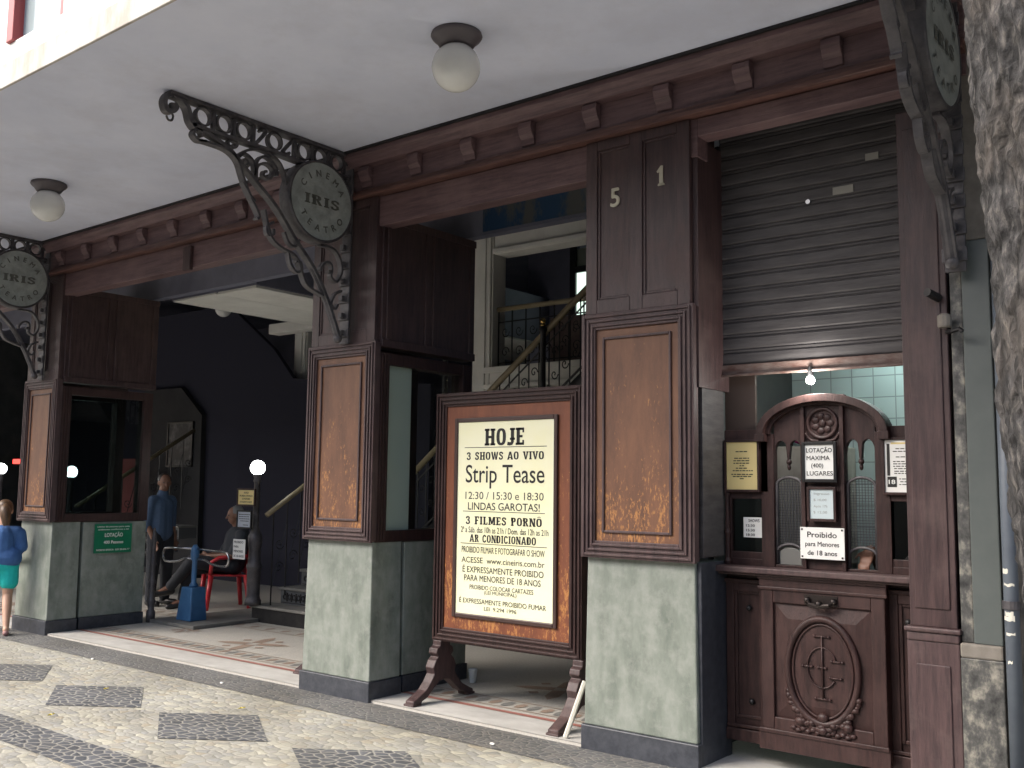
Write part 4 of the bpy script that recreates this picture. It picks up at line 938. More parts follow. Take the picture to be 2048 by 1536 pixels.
build(MB().tube([(-8.3, 3.2, 1.62), (-6.98, 3.2, 2.66), (-5.9, 3.2, 3.51), (-4.6, 3.2, 4.5)], .036, 8), 'handrail', M['rail'], uf, 0, True)
bl = MB()
for k in range(26):
    x_ = -8.2+.135*k; zt = 1.62+.787*(x_+8.3)
    bl.tube([(x_, 3.2, zt-.85), (x_, 3.2, zt)], .008, 5)
    for dz, sg in ((.25, 1), (.5, -1)):
        bl.tube([(x_+.07+.05*(1-i/16)*math.cos(sg*i*.5), 3.2, zt-dz+.06*(1-i/16)*math.sin(sg*i*.5)) for i in range(16)], .007, 4)
bl.tube([(-8.3, 3.2, .85), (-4.8, 3.2, 3.6)], .014, 5); bl.tube([(-8.3, 3.2, 1.48), (-4.8, 3.2, 4.23)], .01, 5)
build(bl, 'balustrade', M['iron2'], uf)
stg = MB().prism([(-8.6, .6), (-4.4, 3.9), (-4.4, 3.55), (-8.6, .25)], 'y', 3.25, 3.3)
build(stg, 'stringer', M['iron2'], uf)
for x_, z_, lab in ((-6.22, 3.38, 'black iron newel with brass finial at the middle of the upper flight'), (-7.62, 3.42, 'black iron newel with brass finial standing before the white column')):
    nw = thing('newel_post', lab, 'newel', (x_, 3.15, 2.2), 'newels with brass finials')
    build(MB().lathe([(.05, -.6), (.05, 0), (.035, .05), (.03, z_-.14-2.2), (.05, z_-.10-2.2), (.03, z_-.07-2.2)], (x_, 3.15, 2.2), 12), 'shaft', M['iron2'], nw, 0, True)
    build(MB().ball((x_, 3.15, z_-.01), .032, 12, 8).lathe([(.022, 0), (.03, .02), (.016, .04)], (x_, 3.15, z_-.07), 10), 'finial', M['brass'], nw, 0, True)
tag(build(MB().box(-6.9, -6.2, 4.2, 4.25, 2.97, 3.62), 'framed_picture', mat('reddish_picture', (.10, .055, .055), (.16, .12, .10), 5, rough=.5), None, .01), 'dull red framed display board behind the balcony railing', 'display board')

# turned iron post at the end of the dado
tp = [(.05, 0), (.05, .12), (.035, .14), (.04, .2), (.05, .23), (.035, .26), (.03, .42), (.045, .45), (.03, .48), (.026, .62), (.04, .65), (.028, .68), (.024, .88), (.034, .92), (.02, .98), (.01, 1.06)]
tag(build(MB().lathe(tp, (-10.30, 1.20, .022), 14), 'turned_post', M['iron'], None, 0, True), 'turned cast iron post standing at the end of the stone dado', 'post')

# ------------------------------------------------------------------ turnstile
TS = thing('turnstile', 'blue painted turnstile with two looped steel arms on a grey platform', 'turnstile', (-9.87, 1.44, 0))
build(MB().box(-10.28, -9.42, 1.17, 2.6, .021, .06), 'platform', mat('grey_platform_steel', (.13, .13, .12), (.19, .185, .17), 6, rough=.6), TS, .006)
build(MB().frus((-10.02, -9.74, 1.34, 1.56, .06), (-9.96, -9.76, 1.36, 1.54, .43)), 'base', M['blue'], TS, .012)
build(MB().lathe([(.045, .43), (.05, .45), (.03, .48), (.028, .72), (.045, .74), (.05, .80), (.045, .86), (.02, .90)], (-9.86, 1.45, 0), 16), 'post', M['blue'], TS, 0, True)
for sg in (-1, 1):
    hb = MB()
    pts_ = [(-9.86+sg*.06, 1.45, .855), (-9.86+sg*.52, 1.45, .845)]+[(-9.86+sg*(.56+.075*math.cos(a)), 1.45, .765+.08*math.sin(a)) for a in [R(70-20*k) for k in range(8)]]+[(-9.86+sg*.50, 1.45, .685), (-9.86+sg*.32, 1.45, .70), (-9.86+sg*.2, 1.45, .74), (-9.86+sg*.06, 1.45, .74)]
    hb.tube(pts_, .014, 8)
    build(hb, 'arm', M['chrome'], TS, 0, True)

# ------------------------------------------------------------------ people
def mesh_from(mb, name, m, parent, voxel=.012, sm=4):
    o = build(mb, name, m, parent)
    rm_ = o.modifiers.new('remesh', 'REMESH'); rm_.mode = 'VOXEL'; rm_.voxel_size = voxel; rm_.use_smooth_shade = True
    s_ = o.modifiers.new('smooth', 'SMOOTH'); s_.iterations = sm; s_.factor = .5
    dg = bpy.context.evaluated_depsgraph_get(); me = bpy.data.meshes.new_from_object(o.evaluated_get(dg)); o.modifiers.clear(); old = o.data; o.data = me; bpy.data.meshes.remove(old)
    if not me.materials: me.materials.append(m)
    for p in me.polygons: p.use_smooth = True
    return o
def hand(mb, wr_, d, side, s=1.0, curl_=.35):
    """palm and five bent fingers; d = pointing, side = thumb side"""
    wr_, d, side = Vector(wr_), Vector(d).normalized(), Vector(side); side = (side-d*side.dot(d)).normalized(); n_ = d.cross(side)
    pc = wr_+d*.045*s
    for k in range(4): mb.caps(wr_+d*.01*s+side*(.018-.012*k)*s, wr_+d*.085*s+side*(.028-.019*k)*s, .015*s, .012*s, 8)
    for k, L_ in enumerate((.070, .078, .072, .056)):
        a = wr_+d*.085*s+side*(.028-.019*k)*s; b = a+(d+n_*.15*curl_)*L_*.5*s; c = b+(d*(1-curl_*.8)+n_*curl_*1.4).normalized()*L_*.5*s
        mb.caps(a, b, .0095*s, .0085*s, 8); mb.caps(b, c, .0085*s, .007*s, 8)
    a = wr_+d*.025*s+side*.022*s; b = a+(d*.6+side*.8).normalized()*.04*s; c = b+(d*.95+side*.3).normalized()*.032*s
    mb.caps(a, b, .013*s, .010*s, 8); mb.caps(b, c, .010*s, .008*s, 8)
def head(mb, c, f, s=1.0, up=(0, 0, 1)):
    c, f = Vector(c), Vector(f).normalized(); up = Vector(up); r_ = f.cross(up).normalized(); up = r_.cross(f)
    rot = Matrix((r_, f, up)).transposed()
    mb.ball(c+up*.015*s, (.076*s, .094*s, .098*s), 20, 14, rot)
    mb.ball(c-up*.055*s+f*.022*s, (.056*s, .064*s, .062*s), 16, 10, rot)
    mb.caps(c+f*.092*s+up*.012*s, c+f*.112*s-up*.024*s, .010*s, .015*s, 8)
    mb.caps(c+f*.086*s-up*.054*s+r_*.018*s, c+f*.086*s-up*.054*s-r_*.018*s, .010*s, .010*s, 8)
    for sg in (-1, 1): mb.ball(c+r_*sg*.078*s-f*.005*s-up*.005*s, (.012*s, .024*s, .034*s), 10, 8, rot)
    return rot, r_, up
def face_bits(c, f, parent, s=1.0):
    c, f = Vector(c), Vector(f).normalized(); r_ = f.cross(Vector((0, 0, 1))).normalized()
    for sg in (-1, 1): build(MB().ball(c+f*.088*s+r_*sg*.032*s+Vector((0, 0, .012*s)), (.013*s, .008*s, .008*s), 10, 6), 'eye', M['black'], parent)
def hair(c, f, parent, m, s=1.0, down=.0):
    c, f = Vector(c), Vector(f).normalized(); up = Vector((0, 0, 1)); r_ = f.cross(up).normalized(); rot = Matrix((r_, f, up)).transposed()
    mb = MB().ball(c+up*.034*s-f*.018*s, (.084*s, .096*s, .092*s), 20, 14, rot)
    if down: mb.ball(c-f*.06*s-up*down*.5*s, (.07*s, .045*s, down*s), 16, 10, rot)
    build(mb, 'hair', m, parent, 0, True)

# girl in turquoise shorts walking away at the edge of the picture
GX, GY = -10.80, -.27
gf_ = Vector((-.8, .35, 0)).normalized()
gl = thing('person', 'child in a blue t-shirt and turquoise shorts walking past the far pier', 'person', (GX, GY, 0))
gs = Vector((gf_.y, -gf_.x, 0))         # her right
def gp(fwd, side, z): return Vector((GX, GY, 0))+gf_*fwd+gs*side+Vector((0, 0, z))
bd_ = MB(); head(bd_, gp(.03, 0, 1.285), gf_, .93)
bd_.caps(gp(.01, 0, 1.10), gp(.02, 0, 1.20), .045, .042); bd_.caps(gp(0, 0, .98), gp(0, 0, .74), .10, .095)
bd_.caps(gp(0, .12, 1.07), gp(0, -.12, 1.07), .045, .045)
for sg, foot_, knee in ((1, -.22, -.02), (-1, .24, .18)):
    hip = gp(0, sg*.07, .70); kn = gp(knee, sg*.075, .40); an = gp(foot_, sg*.075, .085 if sg > 0 else .06)
    bd_.caps(hip, kn, .072, .05); bd_.caps(kn, kn.lerp(an, .35), .05, .048); bd_.caps(kn.lerp(an, .35), an, .048, .03)
    tdir = gf_*.13+Vector((0, 0, -.045)); bd_.caps(an+Vector((0, 0, -.02))-gf_*.02, an+tdir, .032, .022)
for sg, el, wr_ in ((1, (.02, .17, .84), (.20, .13, .78)), (-1, (.10, -.20, .84), (.22, -.16, .70))):
    a = gp(0, sg*.15, 1.05); e_ = gp(*el); w2 = gp(*wr_); bd_.caps(a, e_, .042, .032); bd_.caps(e_, w2, .032, .022); hand(bd_, w2, w2-e_, gf_, .8)
body = mesh_from(bd_, 'body', M['skin_l'], gl, .009, 3)
face_bits(gp(.03, 0, 1.285), gf_, body, .93)
hair(gp(.03, 0, 1.285), gf_, body, M['hair_b'], .95)
pt = MB(); q = smooth_pts([gp(-.07, 0, 1.33), gp(-.13, .0, 1.30), gp(-.16, .01, 1.22), gp(-.17, .02, 1.13)], 4); pt.tube(q, [.03+.012*math.sin(math.pi*i/(len(q)-1))*2 for i in range(len(q))], 10)
build(pt, 'ponytail', M['hair_b'], body, 0, True)
build(MB().ball(gp(-.085, 0, 1.335), (.034, .034, .02), 12, 8), 'hair_band', M['lime'], body, 0, True)
sh_ = MB(); sh_.caps(gp(0, 0, 1.02), gp(0, 0, .80), .118, .122); sh_.caps(gp(0, .125, 1.055), gp(0, -.125, 1.055), .07, .07); sh_.caps(gp(-.02, .07, .79), gp(0, -.07, .79), .125, .125)
for sg, el in ((1, (.01, .18, .90)), (-1, (.055, -.195, .93))): sh_.caps(gp(0, sg*.155, 1.04), gp(*el), .066, .066)
mesh_from(sh_, 't_shirt', M['kidblue'], body, .010, 4)
so_ = MB(); so_.caps(gp(0, .06, .72), gp(0, -.06, .72), .115, .115)
for sg, k in ((1, -.01), (-1, .085)): so_.caps(gp(0, sg*.07, .70), gp(k, sg*.08, .54), .10, .095)
mesh_from(so_, 'shorts', M['kidteal'], body, .010, 4)
for sg, ff, zz in ((1, -.22, .085), (-1, .24, .06)):
    a = gp(ff, sg*.075, zz-.052); build(MB().caps(a-gf_*.04, a+gf_*.15+Vector((0, 0, -.012)), .03, .026), 'sandal', M['sandal'], body, 0, True)

# man in blue shirt standing in the doorway
MX, MY = -11.68, 2.15
mf = Vector((.95, .12, 0)).normalized(); ms = Vector((mf.y, -mf.x, 0))
mn = thing('person', 'man in a blue shirt and dark trousers standing in the dark doorway', 'person', (MX, MY, .02))
def mp_(fwd, side, z): return Vector((MX, MY, .02))+mf*fwd+ms*side+Vector((0, 0, z))
b_ = MB(); hf = (mf+ms*.5+Vector((0, 0, -.15))).normalized(); head(b_, mp_(.03, 0, 1.58), hf, 1.0)
b_.caps(mp_(0, 0, 1.40), mp_(.015, 0, 1.50), .06, .055); b_.caps(mp_(0, 0, 1.26), mp_(0, 0, .98), .095, .095); b_.caps(mp_(0, .14, 1.36), mp_(0, -.14, 1.36), .05, .05)
for sg in (1, -1):
    b_.caps(mp_(0, sg*.10, .92), mp_(.01, sg*.11, .50), .085, .06); b_.caps(mp_(.01, sg*.11, .50), mp_(-.01, sg*.115, .09), .06, .04); b_.caps(mp_(-.03, sg*.115, .04), mp_(.15, sg*.14, .03), .04, .03)
    e_ = mp_(-.04, sg*.20, 1.07); w2 = mp_(.08, sg*.17, .84) if sg > 0 else mp_(.05, sg*.19, .83)
    b_.caps(mp_(0, sg*.165, 1.34), e_, .052, .042); b_.caps(e_, w2, .042, .028); hand(b_, w2, w2-e_, mf)
mb_ = mesh_from(b_, 'body', M['skin'], mn, .010, 3); face_bits(mp_(.03, 0, 1.58), hf, mb_); hair(mp_(.03, 0, 1.58), hf, mb_, M['hair'])
s_ = MB(); s_.caps(mp_(0, .035, 1.27), mp_(0, .035, .92), .125, .125); s_.caps(mp_(0, -.035, 1.27), mp_(0, -.035, .92), .125, .125); s_.caps(mp_(0, .15, 1.355), mp_(0, -.15, 1.355), .062, .062); s_.caps(mp_(0, .05, .92), mp_(0, -.05, .92), .12, .12); s_.caps(mp_(0, 0, 1.38), mp_(.01, 0, 1.44), .085, .072)
for sg in (1, -1): s_.caps(mp_(0, sg*.17, 1.33), mp_(-.035, sg*.198, 1.0), .06, .058)
mesh_from(s_, 'shirt', M['denim'], mb_, .012, 4)
s_ = MB(); s_.caps(mp_(0, .05, .93), mp_(0, -.05, .93), .115, .115)
for sg in (1, -1): s_.caps(mp_(0, sg*.08, .90), mp_(.01, sg*.11, .50), .11, .082); s_.caps(mp_(.01, sg*.11, .50), mp_(-.01, sg*.115, .09), .082, .065)
mesh_from(s_, 'trousers', M['trouser'], mb_, .012, 4)
for sg in (1, -1): build(MB().caps(mp_(-.04, sg*.115, .04), mp_(.16, sg*.14, .035), .045, .04), 'shoe', M['shoe'], mb_, 0, True)

# red plastic chair and the seated guard
CX, CY = -10.82, 2.55
cf_ = Vector((-.42, -.91, 0)).normalized(); cs = Vector((cf_.y, -cf_.x, 0))
def cp(fwd, side, z): return Vector((CX, CY, .02))+cf_*fwd+cs*side+Vector((0, 0, z))
CH = thing('plastic_chair', 'red plastic armchair under the seated man beside the lamp post', 'chair', (CX, CY, .02))
def slabc(a, b, c, d, th):
    a, b, c, d = map(Vector, (a, b, c, d)); n_ = (b-a).cross(d-a).normalized()*th
    return MB().add([a, b, c, d, a+n_, b+n_, c+n_, d+n_], [(0, 1, 2, 3), (7, 6, 5, 4), (0, 4, 5, 1), (1, 5, 6, 2), (2, 6, 7, 3), (3, 7, 4, 0)])
build(slabc(cp(-.22, -.22, .42), cp(.23, -.22, .44), cp(.23, .22, .44), cp(-.22, .22, .42), .02), 'seat', M['redplastic'], CH, .008)
build(slabc(cp(-.22, -.22, .44), cp(-.22, .22, .44), cp(-.31, .20, .86), cp(-.31, -.20, .86), .018), 'backrest', M['redplastic'], CH, .01)
for sg in (-1, 1):
    for fw_ in (-.22, .21): 
        lg = MB().tube([cp(fw_, sg*.22, .43), cp(fw_*1.22, sg*.255, 0)], [.034, .026], 8); build(lg, 'leg', M['redplastic'], CH, 0, True)
    build(MB().tube([cp(-.27, sg*.23, .66), cp(.12, sg*.26, .65), cp(.21, sg*.25, .60), cp(.22, sg*.235, .44)], [.025]*4, 8), 'armrest', M['redplastic'], CH, 0, True)
gd = thing('person', 'man in dark clothes seated cross legged on the red chair', 'person', (CX, CY, .02))
b_ = MB(); hc = cp(-.10, 0, 1.17); hf = (cf_+Vector((0, 0, -.12))).normalized(); head(b_, hc, hf, 1.0)
b_.caps(cp(-.15, 0, .98), cp(-.12, 0, 1.08), .06, .055); b_.caps(cp(-.15, 0, .86), cp(-.10, 0, .56), .14, .135); b_.caps(cp(-.15, .17, .93), cp(-.15, -.17, .93), .055, .055)
lj = {}
for sg, kn, an in ((1, (.40, .10, .50), (.50, .08, .10)), (-1, (.42, -.06, .60), (.66, .10, .26))):
    h_ = cp(-.05, sg*.10, .53); k_ = cp(*kn); a_ = cp(*an); lj[sg] = (h_, k_, a_)
    b_.caps(h_, k_, .08, .06); b_.caps(k_, a_, .06, .042); b_.caps(a_, a_+cf_*.14+Vector((0, 0, -.06)), .042, .03)
aj = {}
for sg in (1, -1):
    sh0 = cp(-.15, sg*.20, .91); e_ = cp(-.02, sg*.27, .68); w2 = cp(.22, sg*.05, .66); aj[sg] = (sh0, e_, w2)
    b_.caps(sh0, e_, .052, .042); b_.caps(e_, w2, .042, .028); hand(b_, w2, (w2-e_)+cf_*.05, Vector((0, 0, 1)), 1, .6)
mb_ = mesh_from(b_, 'body', M['skin'], gd, .010, 3); face_bits(hc, hf, mb_); hair(hc, hf, mb_, M['hair_g'])
s_ = MB(); s_.caps(cp(-.15, 0, .88), cp(-.09, 0, .56), .165, .16); s_.caps(cp(-.15, .19, .92), cp(-.15, -.19, .92), .075, .075)
for sg in (1, -1): s_.caps(aj[sg][0], aj[sg][0].lerp(aj[sg][1], .85), .072, .065)
mesh_from(s_, 'shirt', M['slate'], mb_, .012, 4)
s_ = MB(); s_.caps(cp(-.06, .08, .54), cp(-.06, -.08, .54), .13, .13)
for sg in (1, -1): s_.caps(lj[sg][0], lj[sg][1], .105, .085); s_.caps(lj[sg][1], lj[sg][1].lerp(lj[sg][2], .92), .085, .065)
mesh_from(s_, 'trousers', M['trouser'], mb_, .012, 4)
for sg in (1, -1): a_ = lj[sg][2]; build(MB().caps(a_-cf_*.03+Vector((0, 0, -.035)), a_+cf_*.16+Vector((0, 0, -.07)), .045, .038), 'shoe', M['shoe'], mb_, 0, True)

# ticket seller inside the booth
SX, SY = -1.66, .92
tsl = thing('person', 'ticket seller in a pale pink top with a hand at the booth hatch', 'person', (SX, SY, .02))
sf = Vector((-.6, -.8, 0)).normalized(); ss = Vector((sf.y, -sf.x, 0))
def spt(fwd, side, z): return Vector((SX, SY, 0))+sf*fwd+ss*side+Vector((0, 0, z))
b_ = MB(); hc = spt(.06, 0, 1.40); head(b_, hc, sf, 1.0)
b_.caps(spt(0, 0, 1.22), spt(.03, 0, 1.32), .055, .052); b_.caps(spt(0, 0, 1.12), spt(0, 0, .82), .13, .14); b_.caps(spt(0, .16, 1.18), spt(0, -.16, 1.18), .055, .055)
e_ = spt(.12, .27, .98); w2 = Vector((-1.90, .455, 1.275)); b_.caps(spt(0, .19, 1.17), e_, .05, .042); b_.caps(e_, w2, .042, .026); hand(b_, w2, (-.12, -.62, -.75), (-1, .1, .1), 1.0, .3)
e_ = spt(.06, -.27, .95); w2 = spt(.28, -.12, .90); b_.caps(spt(0, -.19, 1.17), e_, .05, .042); b_.caps(e_, w2, .042, .028); hand(b_, w2, w2-e_, (0, 0, 1))
b_.caps(spt(0, .09, .74), spt(.35, .1, .70), .09, .07); b_.caps(spt(0, -.09, .74), spt(.35, -.1, .70), .09, .07)
for sg in (1, -1): b_.caps(spt(.35, sg*.1, .70), spt(.33, sg*.1, .12), .07, .045); b_.caps(spt(.32, sg*.1, .07), spt(.45, sg*.1, .05), .04, .03)
mb_ = mesh_from(b_, 'body', M['skin'], tsl, .009, 3); face_bits(hc, sf, mb_); hair(hc, sf, mb_, M['hair'], 1.03, .08)
s_ = MB(); s_.caps(spt(0, 0, 1.13), spt(0, 0, .80), .155, .16); s_.caps(spt(0, .18, 1.17), spt(0, -.18, 1.17), .075, .075)
s_.caps(spt(0, .2, 1.16), spt(.07, .245, 1.05), .075, .07); s_.caps(spt(0, -.2, 1.16), spt(.04, -.245, 1.05), .075, .07)
mesh_from(s_, 'blouse', M['pink'], mb_, .012, 4)
s_ = MB(); s_.caps(spt(0, .09, .74), spt(0, -.09, .74), .13, .13)
for sg in (1, -1): s_.caps(spt(0, sg*.09, .74), spt(.35, sg*.1, .70), .105, .085); s_.caps(spt(.35, sg*.1, .70), spt(.33, sg*.1, .14), .085, .065)
mesh_from(s_, 'trousers', M['trouser'], mb_, .014, 3)
stl = thing('stool', 'dark stool under the ticket seller inside the booth', 'stool', (SX, SY, .02))
build(MB().lathe([(.17, 0), (.18, .02), (.18, .045)], (SX, SY, .585), 20), 'seat', M['iron2'], stl, .004)
for k in range(4):
    a = R(45+90*k); build(MB().tube([(SX+.11*math.cos(a), SY+.11*math.sin(a), .59), (SX+.17*math.cos(a), SY+.17*math.sin(a), .021)], .014, 8), 'leg', M['iron2'], stl, 0, True)

# ------------------------------------------------------------------ far left lobby pieces
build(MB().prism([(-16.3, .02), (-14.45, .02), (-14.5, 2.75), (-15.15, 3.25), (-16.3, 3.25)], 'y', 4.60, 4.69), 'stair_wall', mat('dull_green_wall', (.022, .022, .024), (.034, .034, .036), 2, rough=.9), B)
fpz = thing('framed_poster', 'dim framed poster on the dull green wall deep in the turnstile portal', 'poster', (-15.0, 4.58, 2.0))
build(MB().box(-15.42, -14.72, 4.575, 4.59, 1.9, 2.62), 'sheet', mat('dim_poster_print', (.015, .015, .018), (.10, .10, .10), 3.2, rough=.5, lo=.48, hi=.62), fpz)
ff = ringbox(MB(), -15.45, -14.69, 1.87, 2.65, .03, 4.56, 4.599); build(ff, 'frame', M['black'], fpz, .004)
tag(build(MB().box(-17.75, -17.25, 3.0, 3.05, 1.90, 1.98), 'lit_sign', M['redlit']), 'red lit sign glowing deep in the far left portal', 'sign')
tag(build(MB().box(-16.1, -15.2, 4.0, 4.03, .9, 2.0), 'red_banner', mat('red_banner_cloth', (.16, .012, .012), (.24, .03, .03), 2, rough=.6)), 'dull red banner seen through the glass case', 'banner')

# ------------------------------------------------------------------ right edge: neighbour wall, pipe, tree
NW = thing('neighbour_wall', 'strip of neighbouring wall with grey painted pilaster between column and tree', 'wall', (-1.2, 0, 0))
build(MB().box(-1.322, -1.262, .01, .6, .87, 4.19), 'marble_strip', M['rough'], NW, .006)
build(MB().box(-1.324, -1.13, -.012, .6, .0, .80), 'marble_base', M['rough'], NW, .006)
build(MB().box(-1.324, -1.13, -.016, .6, .80, .87), 'ledge', M['pil_top'], NW, .01)
build(MB().box(-1.261, -1.13, -.006, .6, .87, 2.86), 'pilaster', M['pilaster'], NW, .006)
build(MB().box(-1.261, -1.13, -.003, .6, 2.861, 4.19), 'upper_pilaster', M['pil_top'], NW, .006)
build(MB().box(-1.129, 6, .05, .6, 0, 4.19), 'plaster', M['pil_top'], NW)
PP = thing('drain_pipe', 'blue grey painted drain pipe beside the tree trunk', 'pipe', (-1.09, .0, 0))
build(MB().lathe([(.034, 0), (.034, 2.9)], (-1.085, -.02, 0), 16), 'pipe', M['pipe'], PP, 0, True)
random.seed(11)
spm = MB()
for z_ in (1.02, 1.0, .93, 1.16, 1.22, .8):
    n = 5; a0 = R(-130+random.uniform(-20, 20)); a1 = a0+R(random.uniform(30, 90)); h = random.uniform(.006, .022)
    v = [(-1.085+.0348*math.cos(a0+(a1-a0)*i/n), -.02+.0348*math.sin(a0+(a1-a0)*i/n), z_+random.uniform(-.004, .004)+s2*h) for s2 in (0, 1) for i in range(n+1)]
    spm.add(v, [(i, i+1, n+2+i, n+1+i) for i in range(n)])
build(spm, 'paint_splash', M['stickpaint'], PP)
build(MB().lathe([(.041, 0), (.041, .04)], (-1.085, -.02, 1.05), 16), 'clamp', M['iron'], PP, .002)
wh = thing('wall_insulator', 'old ceramic insulator and iron hook on the right column', 'insulator', (-1.33, -.05, 2.45))
build(MB().lathe([(.03, 0), (.035, .01), (.035, .06), (.02, .07)], (-1.335, -.05, 2.42), 12), 'insulator', M['pil_top'], wh, .002)
build(MB().tube([(-1.33, -.03, 2.40), (-1.29, -.08, 2.395), (-1.255, -.10, 2.40), (-1.24, -.10, 2.385)], .012, 6), 'hook', M['iron2'], wh)
build(MB().tube([(-1.37, -.01, 2.58), (-1.40, -.10, 2.60)], .022, 8), 'stub', M['iron2'], wh)

# tree trunk
def bark_mat():
    m = bpy.data.materials.new('grey_tree_bark'); m.use_nodes = True; n = m.node_tree; b = n.nodes['Principled BSDF']; L = n.links.new; b.inputs['Roughness'].default_value = .9
    tc = n.nodes.new('ShaderNodeTexCoord'); mp = n.nodes.new('ShaderNodeMapping'); mp.inputs['Scale'].default_value = (1, 1, .36); L(tc.outputs['Object'], mp.inputs[0])
    a = n.nodes.new('ShaderNodeTexNoise'); a.inputs['Scale'].default_value = 52; a.inputs['Detail'].default_value = 12; a.inputs['Roughness'].default_value = .7; L(mp.outputs[0], a.inputs['Vector'])
    c = n.nodes.new('ShaderNodeValToRGB'); e = c.color_ramp.elements; e[0].position = .40; e[0].color = (.016, .015, .015, 1); e[1].position = .68; e[1].color = (.175, .16, .14, 1); q = e.new(.53); q.color = (.065, .062, .062, 1)
    L(a.outputs[0], c.inputs[0])
    f = n.nodes.new('ShaderNodeTexNoise'); f.inputs['Scale'].default_value = 5; f.inputs['Detail'].default_value = 4; L(tc.outputs['Object'], f.inputs['Vector'])
    r_ = n.nodes.new('ShaderNodeValToRGB'); r_.color_ramp.elements[0].position = .52; r_.color_ramp.elements[1].position = .64; L(f.outputs[0], r_.inputs[0])
    mx = n.nodes.new('ShaderNodeMix'); mx.data_type = 'RGBA'; mx.blend_type = 'MIX'; ml = n.nodes.new('ShaderNodeMath'); ml.operation = 'MULTIPLY'; ml.inputs[1].default_value = .22; L(r_.outputs[0], ml.inputs[0]); L(ml.outputs[0], mx.inputs[0]); L(c.outputs[0], mx.inputs[6]); mx.inputs[7].default_value = (.17, .135, .105, 1)
    wp = n.nodes.new('ShaderNodeVectorMath'); wp.operation = 'MULTIPLY_ADD'; wp.inputs[1].default_value = (.06, .06, .06); L(f.outputs[1], wp.inputs[0]); L(tc.outputs['Object'], wp.inputs[2])
    m3 = n.nodes.new('ShaderNodeMapping'); m3.inputs['Scale'].default_value = (24, 24, 8); L(wp.outputs[0], m3.inputs[0])
    vo = n.nodes.new('ShaderNodeTexVoronoi'); vo.feature = 'DISTANCE_TO_EDGE'; vo.inputs['Scale'].default_value = 1; L(m3.outputs[0], vo.inputs['Vector'])
    vr = n.nodes.new('ShaderNodeValToRGB'); vr.color_ramp.elements[0].position = .02; vr.color_ramp.elements[0].color = (.25, .25, .25, 1); vr.color_ramp.elements[1].position = .22; L(vo.outputs['Distance'], vr.inputs[0])
    m4 = n.nodes.new('ShaderNodeMix'); m4.data_type = 'RGBA'; m4.blend_type = 'MULTIPLY'; m4.inputs[0].default_value = .85; L(mx.outputs[2], m4.inputs[6]); L(vr.outputs[0], m4.inputs[7])
    L(m4.outputs[2], b.inputs['Base Color'])
    hh = n.nodes.new('ShaderNodeMath'); hh.operation = 'MULTIPLY_ADD'; hh.inputs[1].default_value = .8; L(vr.outputs[0], hh.inputs[0]); L(a.outputs[0], hh.inputs[2])
    bp = n.nodes.new('ShaderNodeBump'); bp.inputs['Strength'].default_value = 1; bp.inputs['Distance'].default_value = .02; L(hh.outputs[0], bp.inputs['Height']); L(bp.outputs[0], b.inputs['Normal'])
    return m
TR = thing('tree', 'thick street tree with rough grey bark at the kerb', 'tree', (-.13, -2.85, 0))
tm = MB(); NA, NZ = 150, 420; Hh = 5.2
for i in range(NZ+1):
    z_ = Hh*i/NZ; t = z_/Hh
    rad = .345-.02*t+.03*math.exp(-z_*3.5); cx = -.118-.088*max(0, z_-1.3)/1.4; cy = -2.85
    for j in range(NA):
        a = 2*math.pi*j/NA; p = Vector((math.cos(a)*.35, math.sin(a)*.35, z_*.5))
        r1 = noise.ridged_multi_fractal(Vector((p.x*9, p.y*9, p.z*4.5)), 1.0, 2.0, 4, 1.0, 2.0)
        r2 = noise.fractal(p*28, 1.0, 2.0, 4)
        r3 = noise.ridged_multi_fractal(Vector((p.x*26, p.y*26, p.z*16)), 1.0, 2.0, 3, 1.0, 2.0)
        r4 = noise.fractal(Vector((p.x*60, p.y*60, p.z*44)), .9, 2.0, 3)
        d = -.007*r1-.011*r3+.010*r2+.006*r4+.02*noise.noise(p*3)
        tm.v.append((cx+(rad+.015+d)*math.cos(a), cy+(rad+.015+d)*math.sin(a), z_))
for i in range(NZ):
    for j in range(NA): tm.f.append((i*NA+j, i*NA+(j+1) % NA, (i+1)*NA+(j+1) % NA, (i+1)*NA+j))
BK = bark_mat()
build(tm, 'trunk', BK, TR, 0, True)
for k, (dx, dy) in enumerate(((-.9, -1.4), (1.3, -.6), (.2, -2.2), (1.0, .6))):
    build(MB().tube([(-.28, -2.85, 5.0), (-.28+dx*.35, -2.85+dy*.35, 6.0), (-.28+dx, -2.85+dy, 7.6), (-.28+dx*1.7, -2.85+dy*1.7, 9.0)], [.24, .18, .12, .06], 12), 'limb', BK, TR, 0, True)
random.seed(21); cw = MB()
for k in range(2600):
    th = random.uniform(0, 2*math.pi); u_ = random.random()**.5; c = Vector((.3+3.2*u_*math.cos(th), -4.6+2.4*u_*math.sin(th), 9.2+random.gauss(0, .9)))
    a = Vector((random.gauss(0, 1), random.gauss(0, 1), random.gauss(0, .5))).normalized(); b = a.cross(Vector((0, 0, 1))).normalized(); L_ = random.uniform(.10, .2)
    cw.add([c-a*L_, c+b*L_*.4, c+a*L_, c-b*L_*.4], [(0, 1, 2, 3)])
build(cw, 'crown', mat('tree_leaves', (.035, .07, .02), (.07, .12, .03), 3, rough=.6), TR)

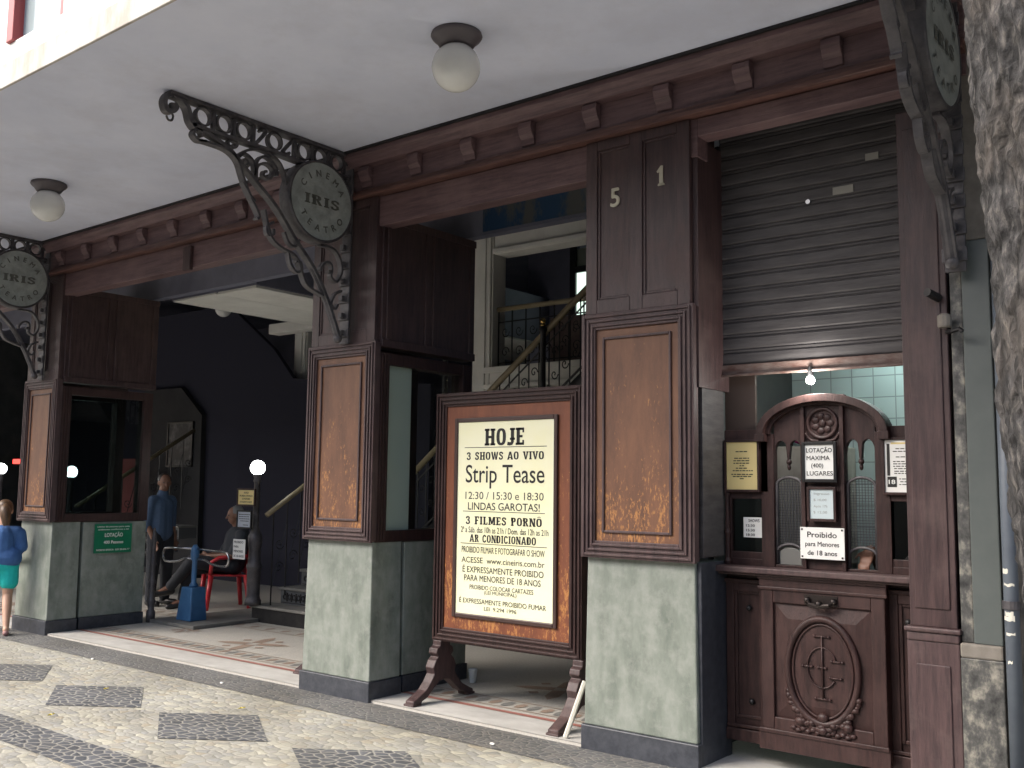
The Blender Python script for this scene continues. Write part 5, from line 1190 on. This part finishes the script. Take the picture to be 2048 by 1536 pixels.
# ------------------------------------------------------------------ the other side of the street
OB = thing('unseen_opposite_building', 'unseen rendered town house added across the street to block low sky light', 'building', (-4, -14, 0))  # unseen house behind the camera, added to hold back low sky light
ow = MB(); xs = [-46]
x_ = -44
while x_ < 36: xs += [x_, x_+1.3]; x_ += 3.2
xs.append(38)
for k in range(0, len(xs)-1, 2): ow.box(xs[k], xs[k+1], -14.6, -14, -.13, 6.4)
for k in range(1, len(xs)-2, 2):
    for a, b in ((-.13, .9), (2.8, 4.0), (5.6, 6.4)): ow.box(xs[k], xs[k+1], -14.5, -14.02, a, b)
build(ow, 'wall', mat('ochre_render', (.20, .175, .14), (.27, .24, .20), 2, rough=.8), OB)
build(MB().box(-46, 38, -14.7, -13.75, 6.4, 6.7), 'cornice', M['beige'], OB)
build(MB().box(-45.9, 37.9, -14.4, -14.35, .9, 6.3), 'glazing', mat('dark_window_glass', (.02, .022, .025), rough=.05), OB)
build(MB().box(-46, 38, -24, -14.61, -.13, 6.3), 'body', M['lwall'], OB)
slabxy('far_pavement', -60, 40, -14, -12.6, 0, light)

# ------------------------------------------------------------------ litter
random.seed(5)
for k, (x_, y_, lab) in enumerate(((-5.95, -.75, 'yellow leaf beside the dark pavement band before the second pier'), (-6.75, -1.72, 'yellow leaf on the pale stones above the long dark stripe'), (-7.28, -1.02, 'yellow leaf lying on a dark paving diamond'))):
    lf = MB(); a = random.uniform(0, 3)
    for s2 in (0, 1.2, 2.4):
        d = Vector((math.cos(a+s2), math.sin(a+s2), 0)); e = Vector((-d.y, d.x, 0)); c = Vector((x_, y_, .012))
        lf.add([c, c+d*.02+e*.008+Vector((0, 0, .008)), c+d*.04, c+d*.02-e*.008+Vector((0, 0, .006))], [(0, 1, 2, 3)])
    tag(build(lf, 'fallen_leaf', M['leaf']), lab, 'leaf', 'fallen yellow leaves')
for k, (x_, y_, lab) in enumerate(((-6.83, -.30, 'scrap of white paper on the dark band before the turnstile portal'), (-4.0, -.33, 'scrap of white paper on the dark band before the poster stand'), (-8.6, -.42, 'cigarette end at the edge of the dark pavement band'))):
    tag(build(MB().box(x_-.016, x_+.016, y_-.008, y_+.008, .006, .016), 'litter', M['paper'], None, .003), lab, 'litter', 'litter on the pavement')
